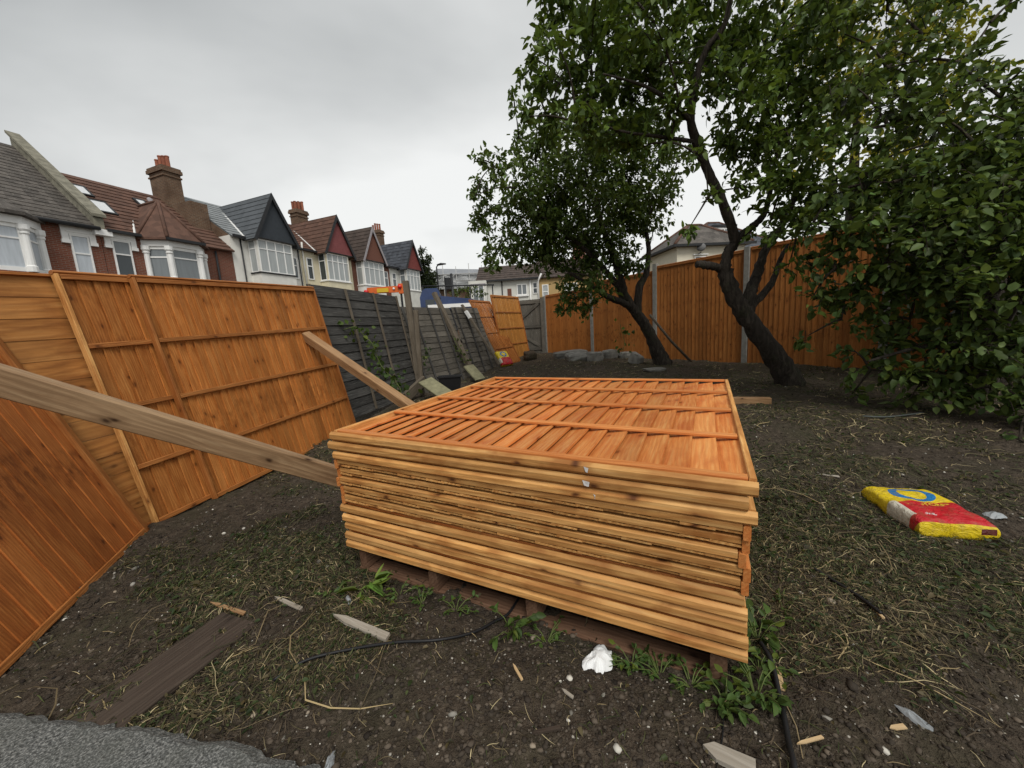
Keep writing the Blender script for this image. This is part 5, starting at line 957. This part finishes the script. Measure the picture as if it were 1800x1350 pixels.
ma.base(c, .42, .4); ma.bump(ma.noise(ma.mapping(t, (1, 1, 1)), 11, 5, .65, 1.2).outputs['Fac'], .9, .03); BAG = ma.m
def bagmesh(seed, a=.158, b=.225, h=.105):
    nx_, ny_ = 32, 44; V = []; Fc = []
    def prof(u, v): return max(0.0, (1 - abs(u) ** 12)) ** .32 * max(0.0, (1 - abs(v) ** 16)) ** .32
    for sgn in (1, -1):
        for j in range(ny_ + 1):
            for i in range(nx_ + 1):
                u = math.sin(math.pi / 2 * (2 * i / nx_ - 1)); v = math.sin(math.pi / 2 * (2 * j / ny_ - 1)); p = prof(u, v)
                w = mnoise.noise(Vector((u * 2.2 + seed, v * 3, 1.3))) * .012 + mnoise.noise(Vector((u * 6 + seed, v * 7, 4.3))) * .0035
                V.append((a * u * (1 + .02 * math.sin(v * 5 + seed)), b * v * (1 + .012 * math.sin(u * 6)), (h * .5 + (h * .5 * p + w * p) if sgn > 0 else h * .5 - h * .48 * p)))
    n0 = (nx_ + 1) * (ny_ + 1)
    for s_ in range(2):
        for j in range(ny_):
            for i in range(nx_):
                k = s_ * n0 + j * (nx_ + 1) + i; q = (k, k + 1, k + nx_ + 2, k + nx_ + 1); Fc.append(q if s_ == 0 else tuple(reversed(q)))
    return mesh('cement_bag', V, Fc, BAG, True)
def text(name, body, size, M, mat, parent, align='CENTER'):
    cu = bpy.data.curves.new(name, 'FONT'); cu.body = body; cu.size = size; cu.align_x = align; cu.extrude = .0006; tmp = bpy.data.objects.new(name + '_tmp', cu); col.objects.link(tmp)
    bpy.context.view_layer.update(); dg = bpy.context.evaluated_depsgraph_get(); me = bpy.data.meshes.new_from_object(tmp.evaluated_get(dg)); bpy.data.objects.remove(tmp); me.materials.clear(); me.materials.append(mat)
    return ob(name, me, parent, M)
INKY = plain('yellow_print', (.75, .55, .05), .5, .05); INKW = plain('white_print', (.7, .6, .58), .5, .05)
b_back = gz(1535, 876, .05); b_front = gz(1642, 948, .02)
byd = Vector((.115, .42, 0)).normalized(); bxd = Vector((byd.y, -byd.x, 0)); bc_ = Vector((2.215, 1.90, gh(2.215, 1.9) - .012))
bagM = frame(bc_, bxd, Vector((0, .02, 1)))
bag = ob('cement_bag', bagmesh(1.7), None, bagM); tag(bag, 'yellow and red bag of fence post cement with a blue ring lying on the grass', 'cement bag')
from mathutils.bvhtree import BVHTree
_bagbvh = BVHTree.FromPolygons([v.co.copy() for v in bag.data.vertices], [tuple(p.vertices) for p in bag.data.polygons])
def conform(o, parent_bag, zoff=.0016):
    """press flat print onto the bag's top face"""
    M_ = o.matrix_local.copy(); inv = M_.inverted()
    for v in o.data.vertices:
        p = M_ @ v.co; loc, nrm, _, _ = _bagbvh.ray_cast(Vector((p.x, p.y, 1)), Vector((0, 0, -1)))
        if loc is not None: v.co = inv @ (loc + nrm * (zoff + (.0004 if v.co.z > 0 else 0)))
for nm, body, sz, px_, py_, mt in (('brand_lettering', 'POSTCRETE', .040, .015, -.040, INKY), ('small_print', 'FENCE POST', .014, .015, -.006, INKW), ('weight_print', '20kg', .034, -.075, -.150, INKW), ('small_print', 'READY MIXED', .012, .02, -.058, INKW)):
    if nm == 'small_print': continue
    conform(text(nm, body, sz, T(px_, py_, .104), mt, bag), bag)
def flatpatch(name, pts, mat, parent):
    o = ob(name, mesh(name, [(a, b_, .1) for a, b_ in pts], [tuple(range(len(pts)))], mat), parent); conform(o, bag)
def disc(cx, cy, rx_, ry_, n=14): return [(cx + rx_ * math.cos(2 * math.pi * k / n), cy + ry_ * math.sin(2 * math.pi * k / n)) for k in range(n)]
flatpatch('print_mark', disc(.088, -.088, .022, .013), INKW, bag); flatpatch('print_mark', disc(.03, -.095, .012, .005), INKW, bag); flatpatch('print_mark', disc(.055, -.078, .008, .006), INKW, bag)
for q_ in range(5): flatpatch('print_line', [(-.06 + .012 * (q_ % 3), -.112 - q_ * .0075), (.005 + .01 * (q_ % 2), -.112 - q_ * .0075), (.005 + .01 * (q_ % 2), -.1095 - q_ * .0075), (-.06 + .012 * (q_ % 3), -.1095 - q_ * .0075)], INKW, bag)
flatpatch('print_line', [(.06, -.152), (.13, -.152), (.13, -.149), (.06, -.149)], INKW, bag); flatpatch('print_line', [(-.04, -.058), (.08, -.058), (.08, -.0555), (-.04, -.0555)], INKW, bag)
pb = at(891, 634, 9.35)
bag2 = ob('cement_bag', bagmesh(4.1, .17, .22, .13), None, Matrix.Translation((pb.x, pb.y, gh(pb.x, pb.y) + .02)) @ RZ(R(35)) @ RX(R(48)) @ T(0, .21, -.06)); tag(bag2, 'crumpled yellow and red cement bag propped by the far orange panels', 'cement bag')
# dark heap with a white scrap right of the small bag
rock('dark clod with a pale scrap right of the small cement bag', gs(932, 630, .3), .35, .3, .28, .4, 21, .3, 'soil_clod').data.materials[0] = SOIL

# ------------------------------------------------------------------ cables, tissue, offcuts
RUB = plain('black_rubber', (.012, .012, .013), .5, .2)
def gcurve(name, label, pts, r, cat='cable', mat=RUB):
    W = [Vector((p.x, p.y, gh(p.x, p.y) + r * 1.1 + .006 + (q[2] if len(q) > 2 else 0))) for q in pts for p in [gz(q[0], q[1], q[2] if len(q) > 2 else 0)]]
    o = ob(name, tube(name, smoothpath(W, 8), r, mat, 8)); tag(o, label, cat); return o
gcurve('black_cable', 'black cable running from under the stack across the soil to the left', [(480, 1192), (540, 1165), (620, 1145), (700, 1138), (770, 1132), (830, 1108), (870, 1080), (892, 1058, .02), (910, 1030, .03)], .0055)
gcurve('black_cable', 'black hose running along the ground right of the stack to the bottom edge', [(1338, 1120, .03), (1352, 1150, .02), (1362, 1180, .01), (1370, 1220), (1378, 1260), (1386, 1310), (1394, 1360), (1400, 1400)], .0075)
gcurve('black_cable', 'thin black pipe lying in the grass right of the stack', [(1430, 1005), (1470, 1030), (1510, 1058), (1548, 1090)], .0065)
gcurve('thin_wire', 'thin dark wire standing near the offcut at the bottom right', [(1272, 1240), (1270, 1290), (1262, 1340), (1258, 1380)], .002)
gcurve('thin_hose', 'thin grey hose lying in the shade before the shrub', [(1515, 757), (1560, 755), (1620, 752)], .008, mat=plain('grey_rubber', (.07, .08, .075), .6, .2))
TISS = plain('white_tissue', (.78, .80, .80), .75, .04, 8)
def crumple(label, c, sx, sy, sz, rz, seed, mat, name='tissue', n=19, cat='tissue'):
    V = []
    for j in range(n):
        for i in range(n):
            u, v = 2 * i / (n - 1) - 1, 2 * j / (n - 1) - 1; m_ = max(abs(u), abs(v)); l_ = math.hypot(u, v) or 1; q = m_ / l_; a_ = math.atan2(v, u)
            e_ = 1 + .30 * mnoise.noise(Vector((math.cos(a_) * 1.3 + seed, math.sin(a_) * 1.3, 2))) + .06 * mnoise.noise(Vector((math.cos(a_) * 4 + seed, math.sin(a_) * 4, 7)))
            z = sz * (.95 * (1 - m_ ** 2.2) + .8 * (.5 - abs(mnoise.noise(Vector((u * 1.2 + seed, v * 1.2, 5))))) + .14 * (.4 - abs(mnoise.noise(Vector((u * 3.0 + seed, v * 3.0, 9))))))
            e_ = 1 + (e_ - 1) * m_ ** 2; V.append((u * q * sx * e_, v * q * sy * e_, max(.002, z)))
    o = ob(name, mesh(name, V, [(j * n + i, j * n + i + 1, (j + 1) * n + i + 1, (j + 1) * n + i) for j in range(n - 1) for i in range(n - 1)], mat), None, Matrix.Translation((c[0], c[1], c[2] + .004)) @ RZ(rz)); tag(o, label, cat); return o
crumple('crumpled white tissue on the soil before the stack', gp_(1052, 1150), .066, .046, .028, .75, 3.4, TISS)
PLAS = plain('grey_film', (.26, .28, .29), .4, .25)
crumple('torn strip of grey plastic film at the bottom right', gp_(1612, 1275), .016, .048, .012, .25, 5, PLAS, 'plastic_scrap', cat='plastic')
crumple('small scrap of pale plastic at the bottom edge left of centre', gp_(580, 1340), .012, .03, .012, .2, 6, PLAS, 'plastic_scrap', cat='plastic'); crumple('grey leaf-shaped scrap near the dandelion', gp_(612, 1052), .012, .035, .01, .6, 8, PLAS, 'plastic_scrap', cat='plastic')
crumple('clear plastic scrap behind the cement bag', (2.52, 1.83, gh(2.52, 1.83)), .05, .035, .02, .3, 9, PLAS, 'plastic_scrap', cat='plastic')
def chip(label, a, b, w, t, mat=W_CHIP, name='wood_offcut', z=.0):
    A, Bv = gz(*a, z), gz(*b, z); zz = [gh(A.x + (Bv.x - A.x) * q, A.y + (Bv.y - A.y) * q) for q in (0, .25, .5, .75, 1)]; A.z = max(zz[0], zz[1], zz[2] - .004) + t * .6 + .004; Bv.z = max(zz[4], zz[3], zz[2] - .004) + t * .6 + .004; d = Bv - A; L = d.length
    V = [(0, -w * .1, -t / 2), (L * .28, -w * .5, -t / 2), (L, -w * .42, -t / 2), (L * .97, w * .5, -t / 2), (L * .2, w * .35, -t / 2)]; V += [(x_, y_, t / 2) for x_, y_, _ in V]
    Fc = [(4, 3, 2, 1, 0), (5, 6, 7, 8, 9)] + [(i, (i + 1) % 5, (i + 1) % 5 + 5, i + 5) for i in range(5)]
    o = ob(name, mesh(name, V, Fc, mat), None, frame(A, d, (0, 0, 1))); tag(o, label, 'wood scrap'); return o
W_FRESH = wood('fresh_splinter', (.55, .40, .22), (.38, .25, .12), (.66, .5, .3), tone=.3)
chip('grey pointed plank offcut on the soil left of the cable', (588, 1085), (684, 1130), .035, .012); chip('thin split offcut left of the grey plank piece', (483, 1046), (530, 1070), .02, .006)
chip('split grey offcut with a pale edge at the bottom right', (1236, 1314), (1330, 1365), .05, .014); chip('pale wood chip lying under the black hose', (1366, 1168), (1372, 1208), .026, .005, W_FRESH)
chip('orange-brown splinter near the leaning panels', (370, 1057), (430, 1075), .02, .006, W_RAW2); chip('pale splinter on the bare soil below the cable', (902, 1168), (918, 1202), .010, .005, W_FRESH); chip('short grey splinter on the bare soil', (988, 1212), (1008, 1228), .010, .005)
chip('long thin stick in the soil at the bottom centre', (935, 1295), (985, 1278), .012, .006, W_OLD); chip('small yellow chip beside the plastic strip', (1562, 1292), (1590, 1294), .014, .004, W_FRESH); chip('pale twig chip right of the hose', (1400, 1312), (1446, 1306), .008, .005, W_FRESH)
chip('pale stick end at the thin black pipe', (1540, 1082), (1552, 1096), .011, .006, W_FRESH); chip('flat grey wood chip at the foot of the stack', (1440, 845), (1475, 850), .02, .006)
# half-buried dark board bottom left
A, Bv = Vector((-1.15, 1.43, 0)), Vector((-1.33, .93, 0)); d = (Bv - A).normalized(); nrm = Vector((d.y, -d.x, 0)); nrm = nrm if nrm.x < 0 else -nrm
o = ob('old_board', bar(.62, .22, .022, .003, W_OLD, 'old_board', .004, 5), None, frame(A + nrm * .11 + Vector((0, 0, gh(-1.25, 1.2) + .020)), d, Vector((.02, 0, 1)))); tag(o, 'dark flat board half buried in the soil at the bottom left', 'board')

# ------------------------------------------------------------------ ground litter
def ground_samples(n, rmin, rmax, amin=-68, amax=72):
    r = rng.uniform(rmin, rmax, n); a = np.radians(rng.uniform(amin, amax, n)); return r * np.sin(a), r * np.cos(a)
def inside_stack(x, y, m=0.02):
    rel = np.stack([x - S_NL.x, y - S_NL.y], 1); u = rel @ np.array([S_E1.x, S_E1.y]); v = rel @ np.array([S_E2.x, S_E2.y]); return (u > -m + .08) & (u < 1.83 + m - .08) & (v > .1) & (v < 1.67)
def inside_path(x, y): return (x < -.60) & (y < 1.075 - (x + 1.76) * .165 - np.clip(x + 1.0, 0, 1) * .2) & (rng.random(len(x)) < .93)
def behind_left(x, y): return x < -2.62 + .26 * np.clip(y - 2.4, 0, 9) + np.clip(2.4 - y, 0, 3) * .44
def bare(x, y):
    m = vnoise(x, y, 1.6, 11) * .6 + vnoise(x, y, 4.5, 12) * .4
    m = m - .50 * np.exp(-(((x + .1) / .55) ** 2 + ((y - .95) / .25) ** 2)) - .4 * np.exp(-(((x - 1.35) / .5) ** 2 + ((y - .75) / .25) ** 2)) - .25 * np.exp(-(((x + .9) / .3) ** 2 + ((y - 1.15) / .35) ** 2))
    m = m + .22 * np.exp(-(((x - 1.6) / .8) ** 2 + ((y - 1.7) / .8) ** 2)) + .25 * np.exp(-(((x + 1.0) / .25) ** 2 + ((y - 1.1) / .25) ** 2)) + .2 * np.exp(-(((x + 1.6) / .6) ** 2 + ((y - 1.9) / .6) ** 2)) + .12 * (y > 4)
    return m
def litter(n, rmin, rmax, thr, soft=.12):
    x, y = ground_samples(n, rmin, rmax); p = np.clip((bare(x, y) - thr) / soft + .10, .035, 1); k = (rng.random(n) < p) & ~inside_stack(x, y) & ~inside_path(x, y) & ~behind_left(x, y); return x[k], y[k]
def strands(n, rmin, rmax, lmin, lmax, w0, w1, cols, thr, curl=1.2, lift=.012):
    x, y = litter(n, rmin, rmax, thr); n = len(x); K = 5; L = rng.uniform(lmin, lmax, n) * rng.uniform(.5, 1.4, n); a = rng.uniform(0, 2 * np.pi, n); k = rng.normal(size=n) * curl; pts = np.zeros((n, K, 2)); pts[:, 0, 0] = x; pts[:, 0, 1] = y
    ang = a.copy()
    A_ = []
    for i in range(K):
        A_.append(ang.copy())
        if i < K - 1: pts[:, i + 1, 0] = pts[:, i, 0] + np.cos(ang) * L / (K - 1); pts[:, i + 1, 1] = pts[:, i, 1] + np.sin(ang) * L / (K - 1); ang = ang + k / (K - 1) + rng.normal(size=n) * .22
    A_ = np.stack(A_, 1); w = rng.uniform(w0, w1, n)[:, None] * np.array([.7, 1, 1, .8, .25])[None]
    z = hground(pts[..., 0], pts[..., 1]) + .003 + rng.random((n, 1)) * lift * np.array([.3, 1, 1.3, .9, .2])[None]
    ox, oy = -np.sin(A_) * w / 2, np.cos(A_) * w / 2
    V = np.zeros((n, K, 2, 3)); V[..., 0, 0] = pts[..., 0] + ox; V[..., 0, 1] = pts[..., 1] + oy; V[..., 1, 0] = pts[..., 0] - ox; V[..., 1, 1] = pts[..., 1] - oy; V[..., 0, 2] = z + w * .3; V[..., 1, 2] = z
    b = (np.arange(n) * K * 2)[:, None]; i0 = b + np.arange(K - 1)[None] * 2; Fq = np.stack([i0, i0 + 1, i0 + 3, i0 + 2], -1).reshape(-1, 4)
    pal_ = np.array(cols); c = pal_[rng.integers(0, len(pal_), n)] * (1 + rng.normal(size=(n, 1)) * .25); return V.reshape(-1, 3), Fq, np.repeat(np.clip(c, .005, 1), K * 2, 0)
def attrmat(name, rough=.8, spec=.2):
    ma = Mat(name); a = ma.node('ShaderNodeAttribute', attribute_name='col'); ma.base(a.outputs['Color'], rough, spec); return ma.m
STRAW = attrmat('dry_grass'); PEB = attrmat('pebble', .85)
tan = [(.24, .185, .095), (.16, .122, .066), (.11, .086, .048), (.075, .06, .035), (.36, .30, .17), (.08, .07, .036)]; grn = [(.036, .046, .014), (.026, .036, .012), (.05, .06, .02), (.032, .032, .014), (.085, .09, .038)]; brn = [(.05, .038, .026), (.032, .025, .017), (.075, .056, .036)]
sets = [strands(30000, .75, 2.4, .015, .065, .0010, .0022, tan, .47, .4, .010), strands(22000, 1.6, 5.0, .03, .10, .0016, .0032, tan, .48, .4), strands(40000, .8, 3.0, .014, .055, .0014, .0032, grn, .46, .4), strands(42000, 2.0, 8.5, .035, .10, .0024, .005, grn, .45, .4),
        strands(30000, .75, 3, .015, .08, .0013, .0028, brn, .30, .5, .007), strands(14000, 4, 12, .06, .15, .004, .007, tan, .42, .7), strands(170, .8, 2.6, .16, .40, .0020, .0034, tan[:2] + tan[4:5], .30, 1.3, .02), strands(260, 1.2, 4.5, .2, .5, .003, .0045, grn[2:] + tan[:3], .4, 1.0, .02)]
off = 0; Vs, Fs, Cs = [], [], []
for v, f, c_ in sets: Vs.append(v); Fs.append(f + off); Cs.append(c_); off += len(v)
kind(ob('grass_clippings', npmesh('grass_clippings', np.concatenate(Vs), np.concatenate(Fs), STRAW, np.concatenate(Cs))), 'stuff')
# small cut leaves
def cutleaves(n, rmin, rmax, s0, s1, thr, colr, up=1.0):
    x, y = litter(n, rmin, rmax, thr); n = len(x); P = np.stack([x, y, hground(x, y) + .006 + rng.random(n) * .012], 1); D = rng.normal(size=(n, 3)); D[:, 2] *= .15; N = rng.normal(size=(n, 3)) * .3 + np.array([0, 0, up]); return P, D, N, rng.uniform(s0, s1, n), np.full(n, .55), np.array(colr)[rng.integers(0, len(colr), n)] * (1 + rng.normal(size=(n, 1)) * .25)
gl = [(.04, .06, .02), (.028, .045, .017), (.06, .075, .028), (.08, .06, .027), (.14, .11, .06), (.05, .038, .024)]
a_ = [cutleaves(13000, .8, 3.0, .008, .026, .42, gl), cutleaves(20000, 2, 9, .014, .038, .42, gl)]
kind(ob('fallen_leaves', leaves_mesh('fallen_leaves', *[np.concatenate(q) for q in zip(*a_)], LEAF)), 'stuff')
# pebbles and chips of stone
_ico = [(0, 0, 1), (.894, 0, .447), (.276, .851, .447), (-.724, .526, .447), (-.724, -.526, .447), (.276, -.851, .447), (.724, .526, -.447), (-.276, .851, -.447), (-.894, 0, -.447), (-.276, -.851, -.447), (.724, -.526, -.447), (0, 0, -1)]
_icf = [(0, 1, 2), (0, 2, 3), (0, 3, 4), (0, 4, 5), (0, 5, 1), (1, 6, 2), (2, 7, 3), (3, 8, 4), (4, 9, 5), (5, 10, 1), (6, 7, 2), (7, 8, 3), (8, 9, 4), (9, 10, 5), (10, 6, 1), (11, 7, 6), (11, 8, 7), (11, 9, 8), (11, 10, 9), (11, 6, 10)]
def pebbles(n, rmin, rmax, s0, s1, cols):
    x, y = ground_samples(n, rmin, rmax); k = ~inside_stack(x, y) & ~inside_path(x, y) & ~behind_left(x, y); x, y = x[k], y[k]; n = len(x); I = np.array(_ico)[None] * (1 + rng.normal(size=(n, 12, 1)) * .16)
    s = np.exp(rng.uniform(np.log(s0), np.log(s1), n)); sc_ = s[:, None, None] * rng.uniform(.6, 1.2, (n, 1, 3)) * np.array([1, 1, .6]); a = rng.uniform(0, 6.28, n); ca, sa = np.cos(a)[:, None], np.sin(a)[:, None]; V = I * sc_
    V2 = np.stack([V[..., 0] * ca - V[..., 1] * sa + x[:, None], V[..., 0] * sa + V[..., 1] * ca + y[:, None], V[..., 2] + (hground(x, y) + s * .12)[:, None]], -1)
    p = np.array(cols); c = p[rng.integers(0, len(p), n)] * (1 + rng.normal(size=(n, 1)) * .2); return V2.reshape(-1, 3), (np.array(_icf)[None] + (np.arange(n) * 12)[:, None, None]).reshape(-1, 3), np.repeat(np.clip(c, .01, .9), 12, 0)
soilc = [(.045, .036, .027), (.06, .048, .036), (.033, .026, .02), (.09, .072, .054)]; stc = [(.30, .28, .24), (.20, .19, .165), (.14, .13, .11), (.5, .48, .42), (.11, .09, .07), (.24, .2, .15)]
off = 0; Vs, Fs, Cs = [], [], []
for v, f, c_ in (pebbles(34000, .75, 3.4, .0018, .011, soilc), pebbles(6500, .75, 3.4, .0014, .0055, stc), pebbles(14000, 2.5, 11, .004, .013, soilc), pebbles(4000, 2.5, 11, .003, .011, stc), pebbles(160, .8, 3, .008, .017, stc[1:]), pebbles(700, .8, 6, .009, .018, soilc[:3])): Vs.append(v); Fs.append(f + off); Cs.append(c_); off += len(v)
kind(ob('pebbles', npmesh('pebbles', np.concatenate(Vs), np.concatenate(Fs), PEB, np.concatenate(Cs))), 'stuff')
